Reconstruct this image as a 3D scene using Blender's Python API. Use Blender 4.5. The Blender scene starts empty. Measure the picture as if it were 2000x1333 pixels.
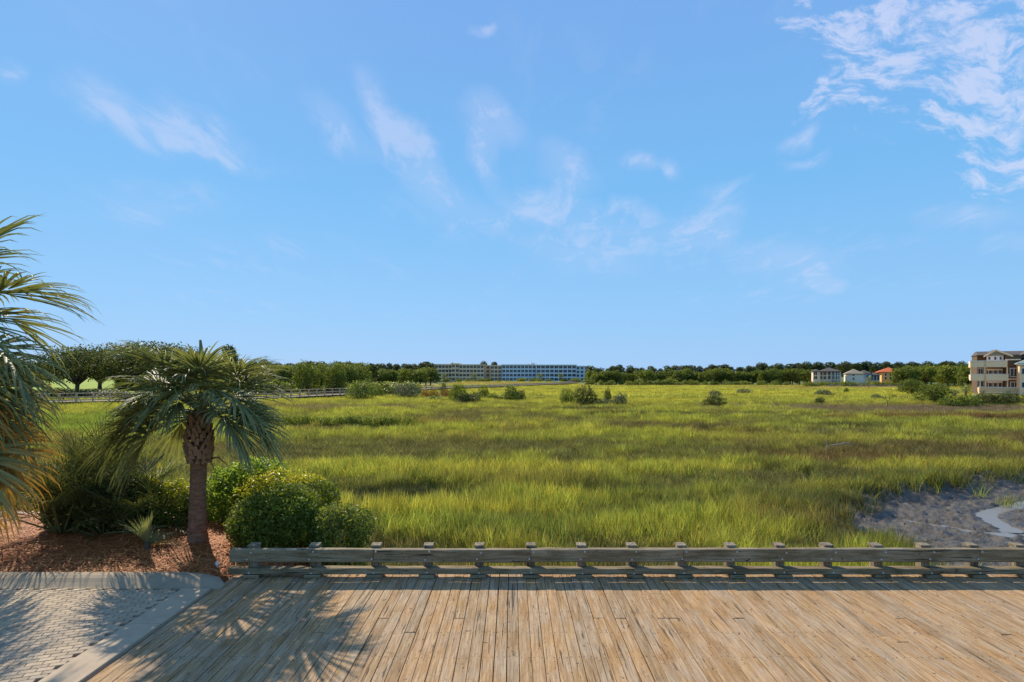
import bpy, bmesh, math, random
import numpy as np
from mathutils import Vector, Matrix

random.seed(7)
RNG = np.random.default_rng(7)
SC = bpy.context.scene
COL = SC.collection
R = math.radians

# ------------------------------------------------------------------ camera, sky, sun, exposure
CAM_H, F_PX, HZ = 3.2, 1100.0, 732.0
cam_data = bpy.data.cameras.new("camera")
cam = bpy.data.objects.new("camera", cam_data)
COL.objects.link(cam)
cam.location = (0, 0, CAM_H)
cam.rotation_euler = (R(90), 0, 0)
cam_data.sensor_width = 36.0
cam_data.lens = 36.0 * F_PX / 2000.0
cam_data.shift_y = (HZ - 666.5) / 2000.0
cam_data.clip_start = 0.1
cam_data.clip_end = 9000.0
SC.camera = cam

SUN_AZ, SUN_EL = -35.0, 36.5            # degrees from +Y (negative = left), elevation
sun_data = bpy.data.lights.new("sun", 'SUN')
sun_data.energy = 4.6
sun_data.angle = R(0.55)
sun_data.color = (1.0, 0.89, 0.72)
sun = bpy.data.objects.new("sun", sun_data)
COL.objects.link(sun)
sdir = Vector((math.sin(R(SUN_AZ)) * math.cos(R(SUN_EL)), math.cos(R(SUN_AZ)) * math.cos(R(SUN_EL)), math.sin(R(SUN_EL))))
sun.rotation_euler = sdir.to_track_quat('Z', 'Y').to_euler()
sun.location = (-40, 60, 60)

SC.view_settings.view_transform = 'Standard'
SC.view_settings.look = 'None'
SC.view_settings.exposure = 0.34
SC.view_settings.gamma = 1.0
SC.view_settings.use_curve_mapping = False
SC.render.engine = 'CYCLES'
SC.cycles.use_denoising = True
SC.cycles.max_bounces = 6
SC.cycles.transparent_max_bounces = 4
SC.cycles.caustics_reflective = False
SC.cycles.caustics_refractive = False


class NT:
    """small helper for node trees"""
    def __init__(self, tree):
        self.t = tree
        tree.nodes.clear()

    def n(self, kind, **kw):
        nd = self.t.nodes.new(kind)
        for k, v in kw.items():
            setattr(nd, k, v)
        return nd

    def l(self, a, b):
        self.t.links.new(a, b)

    def put(self, sock, v):
        if hasattr(v, 'is_output') or isinstance(v, bpy.types.NodeSocket):
            self.l(v, sock)
        else:
            sock.default_value = v

    def math(self, op, a, b=0.0, c=None, clamp=False):
        nd = self.n('ShaderNodeMath', operation=op)
        nd.use_clamp = clamp
        self.put(nd.inputs[0], a)
        self.put(nd.inputs[1], b)
        if c is not None:
            self.put(nd.inputs[2], c)
        return nd.outputs[0]

    def mix(self, f, a, b, blend='MIX'):
        nd = self.n('ShaderNodeMix', data_type='RGBA', blend_type=blend)
        self.put(nd.inputs[0], f)
        self.put(nd.inputs[6], a)
        self.put(nd.inputs[7], b)
        return nd.outputs[2]

    def smooth(self, v, a, b):
        nd = self.n('ShaderNodeMapRange', interpolation_type='SMOOTHSTEP')
        self.put(nd.inputs[0], v)
        nd.inputs[1].default_value = a
        nd.inputs[2].default_value = b
        return nd.outputs[0]

    def mapping(self, vec, loc=(0, 0, 0), rot=(0, 0, 0), scale=(1, 1, 1), kind='POINT'):
        nd = self.n('ShaderNodeMapping', vector_type=kind)
        self.l(vec, nd.inputs[0])
        nd.inputs[1].default_value = loc
        nd.inputs[2].default_value = rot
        nd.inputs[3].default_value = scale
        return nd.outputs[0]

    def noise(self, vec, scale, detail=4, rough=0.55, dist=0.0):
        nd = self.n('ShaderNodeTexNoise')
        if vec is not None:
            self.l(vec, nd.inputs['Vector'])
        nd.inputs['Scale'].default_value = scale
        nd.inputs['Detail'].default_value = detail
        nd.inputs['Roughness'].default_value = rough
        nd.inputs['Distortion'].default_value = dist
        return nd.outputs[0]

    def ramp(self, f, stops):
        nd = self.n('ShaderNodeValToRGB')
        self.l(f, nd.inputs[0])
        e = nd.color_ramp.elements
        while len(e) > 1:
            e.remove(e[-1])
        e[0].position, e[0].color = stops[0][0], (*stops[0][1], 1)
        for p, c in stops[1:]:
            x = e.new(p)
            x.color = (*c, 1)
        return nd.outputs[0]


def rgb(c):
    return (c[0], c[1], c[2], 1.0)


# ---- world: Nishita sky tinted to the deep clear blue, thin cloud drawn by direction
world = bpy.data.worlds.new("World")
SC.world = world
world.use_nodes = True
w = NT(world.node_tree)
sky = w.n('ShaderNodeTexSky', sky_type='NISHITA')
sky.sun_disc = False
sky.sun_elevation = R(SUN_EL)
sky.sun_rotation = R(SUN_AZ)
sky.air_density = 1.0
sky.dust_density = 0.3
sky.ozone_density = 2.0
tc = w.n('ShaderNodeTexCoord')
sep = w.n('ShaderNodeSeparateXYZ')
w.l(tc.outputs['Generated'], sep.inputs[0])
dx, dy, dz = sep.outputs
elev = w.math('MAXIMUM', dz, 0.0)
blue = w.ramp(elev, [(0.0, (0.36, 0.62, 1.0)), (0.12, (0.30, 0.61, 1.0)), (0.30, (0.205, 0.54, 0.97)), (0.48, (0.20, 0.47, 0.92)), (0.62, (0.21, 0.43, 0.90)), (1.0, (0.16, 0.36, 0.80))])
nish = w.mix(1.0, sky.outputs[0], (0.075, 0.075, 0.075, 1), 'MULTIPLY')
base = w.mix(0.88, nish, blue)
# flat cloud-layer coordinates (a layer overhead) for the texture of the cloud
den = w.math('ADD', elev, 0.10)
cx, cy = w.math('DIVIDE', dx, den), w.math('DIVIDE', dy, den)
comb = w.n('ShaderNodeCombineXYZ')
w.l(cx, comb.inputs[0]); w.l(cy, comb.inputs[1])
layer = comb.outputs[0]
# directions towards +Y as a tangent plane, to say where the banks of cloud stand in the sky
yy = w.math('MAXIMUM', dy, 0.02)
comb2 = w.n('ShaderNodeCombineXYZ')
w.l(w.math('DIVIDE', dx, yy), comb2.inputs[0]); w.l(w.math('DIVIDE', dz, yy), comb2.inputs[1])
warp = w.n('ShaderNodeTexNoise')
w.l(comb2.outputs[0], warp.inputs['Vector'])
warp.inputs['Scale'].default_value = 5.0
warp.inputs['Detail'].default_value = 6.0
wv = w.n('ShaderNodeVectorMath', operation='SCALE')
wsub = w.n('ShaderNodeVectorMath', operation='SUBTRACT')
w.l(warp.outputs[1], wsub.inputs[0]); wsub.inputs[1].default_value = (0.5, 0.5, 0.5)
w.l(wsub.outputs[0], wv.inputs[0]); wv.inputs['Scale'].default_value = 0.16
wadd = w.n('ShaderNodeVectorMath', operation='ADD')
w.l(comb2.outputs[0], wadd.inputs[0]); w.l(wv.outputs[0], wadd.inputs[1])
plane = wadd.outputs[0]


def banks(lst):
    tot = None
    for (px, py, rx, ry, ang, s) in lst:
        m = w.mapping(plane, ((px - 1000) / F_PX, (HZ - py) / F_PX, 0), (0, 0, R(ang)), (rx / F_PX, ry / F_PX, 50.0), 'TEXTURE')
        g = w.n('ShaderNodeTexGradient', gradient_type='SPHERICAL')
        w.l(m, g.inputs[0])
        v = w.math('MULTIPLY', g.outputs[1], s)
        tot = v if tot is None else w.math('ADD', tot, v)
    return tot


thin = banks([(230, 215, 170, 60, -33, 1.3), (390, 240, 150, 62, -28, 1.5), (440, 285, 190, 45, -25, 1.1), (655, 245, 130, 60, -42, 1.3), (775, 235, 160, 48, -60, 1.5),
              (800, 320, 130, 60, -50, 1.1), (960, 245, 90, 55, -40, 1.4), (935, 300, 120, 40, -55, 1.1), (1095, 320, 100, 60, -50, 1.1),
              (1240, 305, 50, 32, 20, 1.4), (1300, 320, 36, 30, -60, 1.4), (1130, 412, 170, 48, -12, 1.5), (1390, 430, 130, 60, 30, 1.3), (1420, 352, 80, 30, 10, 1.2),
              (950, 430, 300, 80, -10, 0.8), (1230, 495, 260, 70, 5, 0.9), (1530, 510, 170, 50, -10, 0.9), (300, 385, 240, 60, -8, 0.75), (1620, 548, 60, 18, -15, 1.4),
              (930, 28, 45, 16, 8, 1.5), (25, 128, 46, 40, -50, 1.4), (1890, 425, 130, 40, 12, 1.2), (1560, 280, 60, 26, 40, 1.1), (1580, 325, 50, 16, 10, 1.2), (1960, 480, 70, 40, 0, 1.0)])
thick = banks([(1860, 125, 330, 130, 24, 2.0), (1700, 175, 220, 50, 18, 1.9), (1960, 130, 200, 150, 35, 2.0), (1610, 35, 150, 60, -5, 1.7), (1690, 75, 110, 70, 30, 1.6), (1820, 25, 150, 40, 25, 1.4),
               (1950, 300, 140, 90, 18, 1.9), (1890, 215, 110, 60, 10, 1.5), (2150, 150, 300, 250, 20, 1.7), (2100, -120, 420, 160, 20, 1.5), (1760, 20, 120, 50, 30, 1.2)])
wn = w.noise(w.mapping(layer, rot=(0, 0, R(28)), scale=(1.0, 0.42, 1)), 6.5, 9, 0.66, 0.45)
fn = w.noise(w.mapping(plane, rot=(0, 0, R(-24)), scale=(0.7, 1.6, 1)), 17.0, 9, 0.66, 0.2)
far_n = w.noise(layer, 0.8, 3, 0.5, 0.2)
thin_c = w.math('MULTIPLY', w.math('MINIMUM', thin, 1.1), w.smooth(wn, 0.30, 0.70))
thin_c = w.math('MULTIPLY', w.smooth(thin_c, -0.05, 1.0), 0.40)
thick = w.math('MINIMUM', thick, 1.3)
thick_c = w.math('MULTIPLY', w.smooth(w.math('ADD', fn, w.math('MULTIPLY', thick, 0.13)), 0.56, 0.78), w.smooth(thick, 0.0, 0.4))
veil = w.math('MULTIPLY', w.math('MULTIPLY', w.smooth(wn, 0.45, 0.8), w.smooth(far_n, 0.42, 0.7)), 0.22)
soft = w.math('MULTIPLY', w.math('MULTIPLY', w.smooth(thin, 0.0, 1.0), w.smooth(far_n, 0.3, 0.6)), 0.19)
thin_c = w.math('MAXIMUM', thin_c, soft)
cover = w.math('MAXIMUM', w.math('MAXIMUM', thin_c, w.math('MULTIPLY', thick_c, 0.64)), veil)
cover = w.math('MULTIPLY', cover, w.smooth(dz, 0.02, 0.14), clamp=True)
cloud_col = (0.72, 0.76, 0.97, 1.0)
skycol = w.mix(cover, base, cloud_col)
bg = w.n('ShaderNodeBackground')
w.l(skycol, bg.inputs[0])
bg.inputs[1].default_value = 0.79
wo = w.n('ShaderNodeOutputWorld')
w.l(bg.outputs[0], wo.inputs[0])


# ------------------------------------------------------------------ helpers
def at(px, py, d):
    """photo direction carried out to distance d"""
    return Vector(((px - 1000) / F_PX * d, d, CAM_H + (HZ - py) / F_PX * d))


def ground_at(px, py, z):
    d = (CAM_H - z) * F_PX / (py - HZ)
    return ((px - 1000) / F_PX * d, d)


def tag(o, label=None, cat=None, group=None, kind=None):
    for k, v in (('label', label), ('category', cat), ('group', group), ('kind', kind)):
        if v:
            o[k] = v
    return o


def empty(name, loc=(0, 0, 0), rz=0.0):
    o = bpy.data.objects.new(name, None)
    o.empty_display_size = 0.2
    COL.objects.link(o)
    o.location = loc
    o.rotation_euler = (0, 0, rz)
    return o


def obj(name, mesh, mat=None, parent=None, loc=(0, 0, 0), rot=(0, 0, 0), scale=(1, 1, 1)):
    o = bpy.data.objects.new(name, mesh)
    COL.objects.link(o)
    if mat is not None and len(mesh.materials) == 0:
        mesh.materials.append(mat)
    o.parent = parent
    o.location = loc
    o.rotation_euler = rot
    o.scale = scale
    return o


def copy_tree(o, parent=None):
    c = o.copy()
    COL.objects.link(c)
    c.parent = parent
    for ch in o.children:
        if ch is not c:
            copy_tree(ch, c)
    return c


def np_mesh(name, verts, faces=None, quads=None, tris=None, attrs=None, smooth=False):
    """fast mesh from numpy arrays; attrs: {name: (type, values per point)}"""
    me = bpy.data.meshes.new(name)
    verts = np.asarray(verts, dtype=np.float32)
    me.vertices.add(len(verts))
    me.vertices.foreach_set('co', verts.ravel())
    parts = []
    if quads is not None and len(quads):
        parts.append((np.asarray(quads, dtype=np.int32), 4))
    if tris is not None and len(tris):
        parts.append((np.asarray(tris, dtype=np.int32), 3))
    if parts:
        idx = np.concatenate([p.ravel() for p, k in parts])
        tot = np.concatenate([np.full(len(p), k, dtype=np.int32) for p, k in parts])
        st = np.concatenate([[0], np.cumsum(tot)[:-1]]).astype(np.int32)
        me.loops.add(len(idx))
        me.loops.foreach_set('vertex_index', idx)
        me.polygons.add(len(tot))
        me.polygons.foreach_set('loop_start', st)
        me.polygons.foreach_set('loop_total', tot)
        if smooth:
            me.polygons.foreach_set('use_smooth', np.ones(len(tot), dtype=bool))
    for k, (ty, val) in (attrs or {}).items():
        a = me.attributes.new(k, ty, 'POINT')
        a.data.foreach_set('color' if ty == 'FLOAT_COLOR' else ('vector' if ty == 'FLOAT_VECTOR' else 'value'), np.asarray(val).ravel())
    me.update(calc_edges=True)
    return me


class MB:
    """collects simple solids of ONE part, then builds one mesh"""
    def __init__(self):
        self.v, self.f = [], []

    def box(self, x0, x1, y0, y1, z0, z1, M=None):
        b = len(self.v)
        pts = [(x0, y0, z0), (x1, y0, z0), (x1, y1, z0), (x0, y1, z0), (x0, y0, z1), (x1, y0, z1), (x1, y1, z1), (x0, y1, z1)]
        if M is not None:
            pts = [tuple(M @ Vector(p)) for p in pts]
        self.v += pts
        self.f += [tuple(b + i for i in q) for q in ((3, 2, 1, 0), (4, 5, 6, 7), (0, 1, 5, 4), (1, 2, 6, 5), (2, 3, 7, 6), (3, 0, 4, 7))]
        return self

    def poly(self, pts, faces):
        b = len(self.v)
        self.v += [tuple(p) for p in pts]
        self.f += [tuple(b + i for i in f) for f in faces]
        return self

    def tube(self, pts, rad, k=6, cap=True):
        pts = [Vector(p) for p in pts]
        rad = [rad] * len(pts) if not hasattr(rad, '__len__') else rad
        b = len(self.v)
        for i, p in enumerate(pts):
            t = (pts[min(i + 1, len(pts) - 1)] - pts[max(i - 1, 0)]).normalized()
            a = t.cross(Vector((0, 0, 1)))
            if a.length < 1e-3:
                a = Vector((1, 0, 0))
            a.normalize()
            c = t.cross(a)
            for j in range(k):
                th = 2 * math.pi * j / k
                self.v.append(tuple(p + (a * math.cos(th) + c * math.sin(th)) * rad[i]))
        for i in range(len(pts) - 1):
            for j in range(k):
                j2 = (j + 1) % k
                self.f.append((b + i * k + j, b + i * k + j2, b + (i + 1) * k + j2, b + (i + 1) * k + j))
        if cap:
            self.f.append(tuple(b + j for j in range(k))[::-1])
            e = b + (len(pts) - 1) * k
            self.f.append(tuple(e + j for j in range(k)))
        return self

    def mesh(self, name, smooth=False):
        me = bpy.data.meshes.new(name)
        me.from_pydata(self.v, [], self.f)
        if smooth:
            for p in me.polygons:
                p.use_smooth = True
        me.update()
        return me

    def build(self, name, mat, parent=None, loc=(0, 0, 0), rot=(0, 0, 0), smooth=False):
        return obj(name, self.mesh(name, smooth), mat, parent, loc, rot)


def bevel_box(name, sx, sy, sz, b, seg=1):
    """box centred on x and y, standing on z = 0"""
    bm = bmesh.new()
    bmesh.ops.create_cube(bm, size=1.0)
    for v in bm.verts:
        v.co = Vector((v.co.x * sx, v.co.y * sy, (v.co.z + 0.5) * sz))
    bmesh.ops.bevel(bm, geom=list(bm.edges), offset=b, segments=seg, affect='EDGES', profile=0.6)
    me = bpy.data.meshes.new(name)
    bm.to_mesh(me)
    bm.free()
    return me


def vnoise(x, y, seed=0):
    """value noise, numpy arrays"""
    x = np.asarray(x, dtype=np.float64); y = np.asarray(y, dtype=np.float64)
    xi = np.floor(x).astype(np.int64); yi = np.floor(y).astype(np.int64)
    fx = x - xi; fy = y - yi
    fx = fx * fx * (3 - 2 * fx); fy = fy * fy * (3 - 2 * fy)

    def h(a, b):
        n = (a * 374761393 + b * 668265263 + seed * 1274126177) & 0x7fffffff
        n = ((n ^ (n >> 13)) * 1274126177) & 0x7fffffff
        return ((n ^ (n >> 16)) & 0xffff) / 65535.0
    return (h(xi, yi) * (1 - fx) + h(xi + 1, yi) * fx) * (1 - fy) + (h(xi, yi + 1) * (1 - fx) + h(xi + 1, yi + 1) * fx) * fy


def fbm(x, y, seed=0, oct=4):
    s, a, t = 0.0, 1.0, 0.0
    for k in range(oct):
        s = s + a * vnoise(x * 2 ** k, y * 2 ** k, seed + k * 17)
        t += a
        a *= 0.55
    return s / t


# ------------------------------------------------------------------ materials
MATS = {}


def new_mat(name):
    m = bpy.data.materials.new(name)
    m.use_nodes = True
    n = NT(m.node_tree)
    out = n.n('ShaderNodeOutputMaterial')
    MATS[name] = m
    return m, n, out


def principled(n, out, col, rough=0.7, spec=0.3, bump=None, bump_s=0.3, bump_d=0.02, metal=0.0):
    b = n.n('ShaderNodeBsdfPrincipled')
    n.put(b.inputs['Base Color'], col)
    n.put(b.inputs['Roughness'], rough)
    b.inputs['Specular IOR Level'].default_value = spec
    b.inputs['Metallic'].default_value = metal
    if bump is not None:
        bp = n.n('ShaderNodeBump')
        bp.inputs['Strength'].default_value = bump_s
        bp.inputs['Distance'].default_value = bump_d
        n.l(bump, bp.inputs['Height'])
        n.l(bp.outputs[0], b.inputs['Normal'])
    n.l(b.outputs[0], out.inputs[0])
    return b


def simple_mat(name, col, rough=0.75, var=0.18, scale=3.0, spec=0.25, bump=0.15):
    m, n, out = new_mat(name)
    g = n.n('ShaderNodeNewGeometry')
    ns = n.noise(g.outputs['Position'], scale, 5, 0.6)
    c = n.mix(ns, rgb([x * (1 - var) for x in col]), rgb([min(1, x * (1 + var)) for x in col]))
    principled(n, out, c, rough, spec, ns, bump, 0.02)
    return m


def wood_mat(name, cols, greys, grey_amt, along=1, rough=0.8, speck=True, green=0.0, nails=False):
    """weathered timber; grain runs along axis (0 x, 1 y, 2 z) of world space"""
    m, n, out = new_mat(name)
    g = n.n('ShaderNodeNewGeometry')
    oi = n.n('ShaderNodeObjectInfo')
    off = n.n('ShaderNodeVectorMath', operation='SCALE')
    off.inputs[0].default_value = (37.0, 91.0, 53.0)
    n.l(oi.outputs['Random'], off.inputs['Scale'])
    add = n.n('ShaderNodeVectorMath', operation='ADD')
    n.l(g.outputs['Position'], add.inputs[0]); n.l(off.outputs[0], add.inputs[1])
    v = add.outputs[0]
    s1 = [1.0, 1.0, 1.0]; s1[along] = 0.045
    grain = n.noise(n.mapping(v, scale=s1), 55.0, 6, 0.65, 0.3)
    s2 = [1.0, 1.0, 1.0]; s2[along] = 0.12
    streak = n.noise(n.mapping(v, scale=s2), 14.0, 5, 0.6, 0.6)
    patch = n.noise(v, 1.4, 4, 0.6)
    c = n.mix(n.smooth(streak, 0.3, 0.7), rgb(cols[0]), rgb(cols[1]))
    # board to board tone
    tone = n.ramp(oi.outputs['Random'], [(0.0, (0.72, 0.71, 0.72)), (0.2, (0.98, 0.95, 0.9)), (0.4, (0.88, 0.80, 0.70)), (0.6, (1.10, 1.03, 0.95)), (0.8, (1.0, 0.90, 0.78)), (1.0, (0.80, 0.84, 0.90))])
    c = n.mix(1.0, c, tone, 'MULTIPLY')
    gm = n.math('MULTIPLY', n.smooth(n.math('ADD', n.math('MULTIPLY', streak, 0.6), n.math('MULTIPLY', patch, 0.6)), 0.44, 0.82), grey_amt, clamp=True)
    c = n.mix(gm, c, rgb(greys))
    if green:
        gr = n.math('MULTIPLY', n.smooth(n.noise(v, 3.0, 5, 0.65), 0.45, 0.75), green)
        c = n.mix(gr, c, (0.10, 0.12, 0.05, 1))
    c = n.mix(n.math('MULTIPLY', n.smooth(grain, 0.62, 0.40), 0.55), c, n.mix(1.0, c, (0.45, 0.40, 0.36, 1), 'MULTIPLY'))
    s3 = [1.0, 1.0, 1.0]; s3[along] = 0.03
    crack = n.smooth(n.noise(n.mapping(v, scale=s3), 38.0, 3, 0.5, 0.5), 0.645, 0.69)
    c = n.mix(n.math('MULTIPLY', crack, 0.8), c, (0.035, 0.027, 0.02, 1))
    h = n.math('SUBTRACT', grain, n.math('MULTIPLY', crack, 1.5))
    if speck:
        s4 = [1.0, 1.0, 1.0]; s4[along] = 0.55
        sp = n.smooth(n.noise(n.mapping(v, scale=s4), 17.0, 4, 0.6, 0.8), 0.635, 0.69)
        sp2 = n.smooth(n.noise(n.mapping(v, scale=s4), 46.0, 3, 0.6, 0.4), 0.64, 0.70)
        spk = n.math('MULTIPLY', n.math('MAXIMUM', sp, sp2), 0.82)
        c = n.mix(spk, c, (0.05, 0.037, 0.027, 1))
    if nails:
        to = n.n('ShaderNodeTexCoord')
        sx = n.n('ShaderNodeSeparateXYZ'); n.l(to.outputs['Object'], sx.inputs[0])
        sw = n.n('ShaderNodeSeparateXYZ'); n.l(g.outputs['Position'], sw.inputs[0])
        ax = n.math('SUBTRACT', n.math('ABSOLUTE', sx.outputs[0]), 0.042)
        ay = n.math('SUBTRACT', n.math('FLOORED_MODULO', n.math('ADD', sw.outputs[1], n.math('MULTIPLY', oi.outputs['Random'], 0.05)), 0.61), 0.3)
        rr = n.math('SQRT', n.math('ADD', n.math('MULTIPLY', ax, ax), n.math('MULTIPLY', ay, ay)))
        c = n.mix(n.math('MULTIPLY', n.smooth(rr, 0.011, 0.006), 0.85), c, (0.03, 0.025, 0.02, 1))
    principled(n, out, c, rough, 0.2, h, 0.6, 0.012)
    return m


def leaf_mat(name, c1, c2, trans=0.35, rough=0.45, spec=0.3, scale=2.0, c3=None, attr=None):
    """foliage: colour varies with place and leaf, light passes through"""
    m, n, out = new_mat(name)
    g = n.n('ShaderNodeNewGeometry')
    oi = n.n('ShaderNodeObjectInfo')
    ns = n.noise(g.outputs['Position'], scale, 4, 0.65)
    f = n.math('ADD', n.math('MULTIPLY', ns, 0.75), n.math('MULTIPLY', g.outputs['Random Per Island'], 0.45))
    c = n.mix(n.smooth(f, 0.3, 0.9), rgb(c1), rgb(c2))
    if c3 is not None:
        a = n.n('ShaderNodeAttribute', attribute_name=attr or 'age')
        c = n.mix(a.outputs['Fac'], c, rgb(c3))
    tone = n.ramp(oi.outputs['Random'], [(0.0, (0.82, 0.86, 0.85)), (0.5, (1.0, 1.0, 1.0)), (1.0, (1.18, 1.1, 0.95))])
    c = n.mix(1.0, c, tone, 'MULTIPLY')
    b = n.n('ShaderNodeBsdfPrincipled')
    n.l(c, b.inputs['Base Color'])
    b.inputs['Roughness'].default_value = rough
    b.inputs['Specular IOR Level'].default_value = spec
    t = n.n('ShaderNodeBsdfTranslucent')
    n.l(n.mix(1.0, c, (1.35, 1.35, 0.7, 1), 'MULTIPLY'), t.inputs[0])
    mx = n.n('ShaderNodeMixShader')
    mx.inputs[0].default_value = trans
    n.l(b.outputs[0], mx.inputs[1]); n.l(t.outputs[0], mx.inputs[2])
    n.l(mx.outputs[0], out.inputs[0])
    return m


M_DECK = wood_mat('deck_wood', ((0.41, 0.25, 0.11), (0.57, 0.37, 0.175)), (0.46, 0.37, 0.265), 0.7, 1, nails=True)
M_RAIL = wood_mat('rail_wood', ((0.21, 0.16, 0.09), (0.33, 0.265, 0.16)), (0.44, 0.37, 0.25), 0.6, 0, green=0.45)
M_POST = wood_mat('post_wood', ((0.20, 0.15, 0.095), (0.34, 0.28, 0.20)), (0.46, 0.41, 0.32), 0.6, 2, green=0.3)
M_WALK = wood_mat('walkway_wood', ((0.50, 0.37, 0.25), (0.66, 0.52, 0.38)), (0.66, 0.56, 0.45), 0.6, 0, speck=False)
M_UNDER = simple_mat('under_timber', (0.05, 0.04, 0.03), 0.9)
M_STEEL = simple_mat('galvanised_steel', (0.52, 0.53, 0.54), 0.4, 0.1, 20, 0.5)
M_CONC = simple_mat('concrete', (0.47, 0.36, 0.24), 0.88, 0.28, 4.0, 0.15, 0.35)
M_BARK = simple_mat('bark', (0.10, 0.075, 0.055), 0.9, 0.35, 8.0, 0.1, 0.5)

# ------------------------------------------------------------------ the setting: marsh, mud, creek
MZ = -1.5
MUD = [(8.0, 10.0), (9.6, 13.0), (10.3, 16.0), (11.3, 19.0), (13.6, 21.2), (17.2, 23.3), (23.0, 25.2), (34.0, 29.0), (60.0, 33.0), (60.0, 6.0), (8.0, 6.0)]


def in_poly(x, y, poly):
    x = np.asarray(x); y = np.asarray(y)
    r = np.zeros(x.shape, dtype=bool)
    n = len(poly)
    for i in range(n):
        x1, y1 = poly[i]; x2, y2 = poly[(i + 1) % n]
        c = ((y1 > y) != (y2 > y)) & (x < (x2 - x1) * (y - y1) / ((y2 - y1) + 1e-12) + x1)
        r ^= c
    return r


def poly_dist(x, y, poly):
    """signed distance, negative inside"""
    x = np.asarray(x, dtype=float); y = np.asarray(y, dtype=float)
    d = np.full(x.shape, 1e9)
    n = len(poly)
    for i in range(n):
        x1, y1 = poly[i]; x2, y2 = poly[(i + 1) % n]
        ex, ey = x2 - x1, y2 - y1
        t = np.clip(((x - x1) * ex + (y - y1) * ey) / (ex * ex + ey * ey), 0, 1)
        d = np.minimum(d, np.hypot(x - x1 - t * ex, y - y1 - t * ey))
    return np.where(in_poly(x, y, poly), -d, d)


def mud_sd(x, y):
    return poly_dist(x, y, MUD) + (fbm(x * 0.55, y * 0.55, 5) - 0.5) * 2.2


C_YEL = np.array((0.54, 0.525, 0.10))
C_GRN = np.array((0.28, 0.37, 0.072))
C_OLV = np.array((0.215, 0.208, 0.090))
C_BRN = np.array((0.25, 0.165, 0.085))
C_PUR = np.array((0.27, 0.215, 0.150))
C_TAN = np.array((0.52, 0.40, 0.17))
C_DRK = np.array((0.095, 0.110, 0.060))
# stands of one kind of grass: photo spot, half size across and along in metres, colour, height factor, strength
STANDS = [(760, 955, 4.2, 2.2, C_DRK, 0.50, 1.0), (1180, 952, 2.6, 1.4, C_DRK, 0.55, 0.8), (1330, 935, 2.4, 1.6, C_OLV, 0.6, 0.8), (860, 998, 4.2, 0.8, C_YEL, 1.1, 1.0), (1100, 965, 1.9, 0.7, C_YEL, 1.1, 1.0),
          (960, 915, 6.5, 1.7, C_YEL, 0.95, 0.8), (1330, 905, 3.6, 1.5, C_YEL, 0.95, 0.8), (620, 905, 3.0, 1.4, C_YEL, 0.9, 0.7), (800, 868, 11.0, 5.0, C_OLV, 0.55, 0.75), (1130, 868, 7.0, 3.0, C_OLV, 0.6, 0.7),
          (1420, 880, 6.0, 3.0, C_OLV, 0.6, 0.6), (1650, 890, 5.5, 2.8, C_BRN, 0.55, 0.65), (1560, 1000, 2.8, 1.6, C_BRN, 0.8, 0.55), (1850, 905, 6.0, 1.5, C_YEL, 0.95, 0.8), (1660, 945, 3.0, 1.8, C_YEL, 0.9, 0.6),
          (1880, 795, 22.0, 9.0, C_PUR, 0.5, 1.0), (1720, 800, 12.0, 6.0, C_PUR, 0.5, 0.7), (1560, 791, 10.0, 5.0, C_PUR, 0.5, 0.9), (1370, 792, 6.0, 4.0, C_PUR, 0.5, 0.7), (1850, 813, 13.0, 1.6, C_BRN, 1.1, 1.0),
          (650, 793, 13.0, 5.0, C_PUR, 0.5, 0.8), (680, 780, 14.0, 4.0, C_YEL, 0.6, 0.8), (1250, 765, 45.0, 24.0, C_YEL, 0.7, 0.9), (1600, 768, 45.0, 18.0, C_YEL, 0.7, 0.8), (1180, 782, 22.0, 8.0, C_YEL, 0.7, 0.7),
          (930, 749, 34.0, 30.0, C_TAN, 0.8, 1.0), (1330, 752.5, 60.0, 12.0, C_TAN, 0.7, 0.9), (1650, 757, 45.0, 16.0, C_TAN, 0.7, 0.8), (1250, 807, 8.0, 1.6, C_DRK, 0.9, 0.9), (1340, 832, 6.0, 1.3, C_DRK, 0.8, 0.8),
          (1680, 828, 4.0, 1.6, C_DRK, 0.8, 0.8), (1130, 797, 4.0, 3.0, C_DRK, 0.7, 0.8), (1500, 806, 7.0, 1.5, C_DRK, 0.8, 0.7), (1000, 845, 14.0, 3.0, C_YEL, 0.6, 0.45), (1500, 850, 12.0, 3.0, C_YEL, 0.7, 0.55),
          (300, 830, 9.0, 6.0, C_GRN, 0.5, 0.8), (150, 815, 14.0, 9.0, C_GRN, 0.5, 0.9), (1000, 1025, 6.0, 1.0, C_GRN, 1.0, 0.5), (1350, 1030, 3.0, 1.2, C_YEL, 1.0, 0.5)]
STANDS = [(*ground_at(px, py, -1.05), rx, ry, c, hf, s) for (px, py, rx, ry, c, hf, s) in STANDS]


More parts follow.
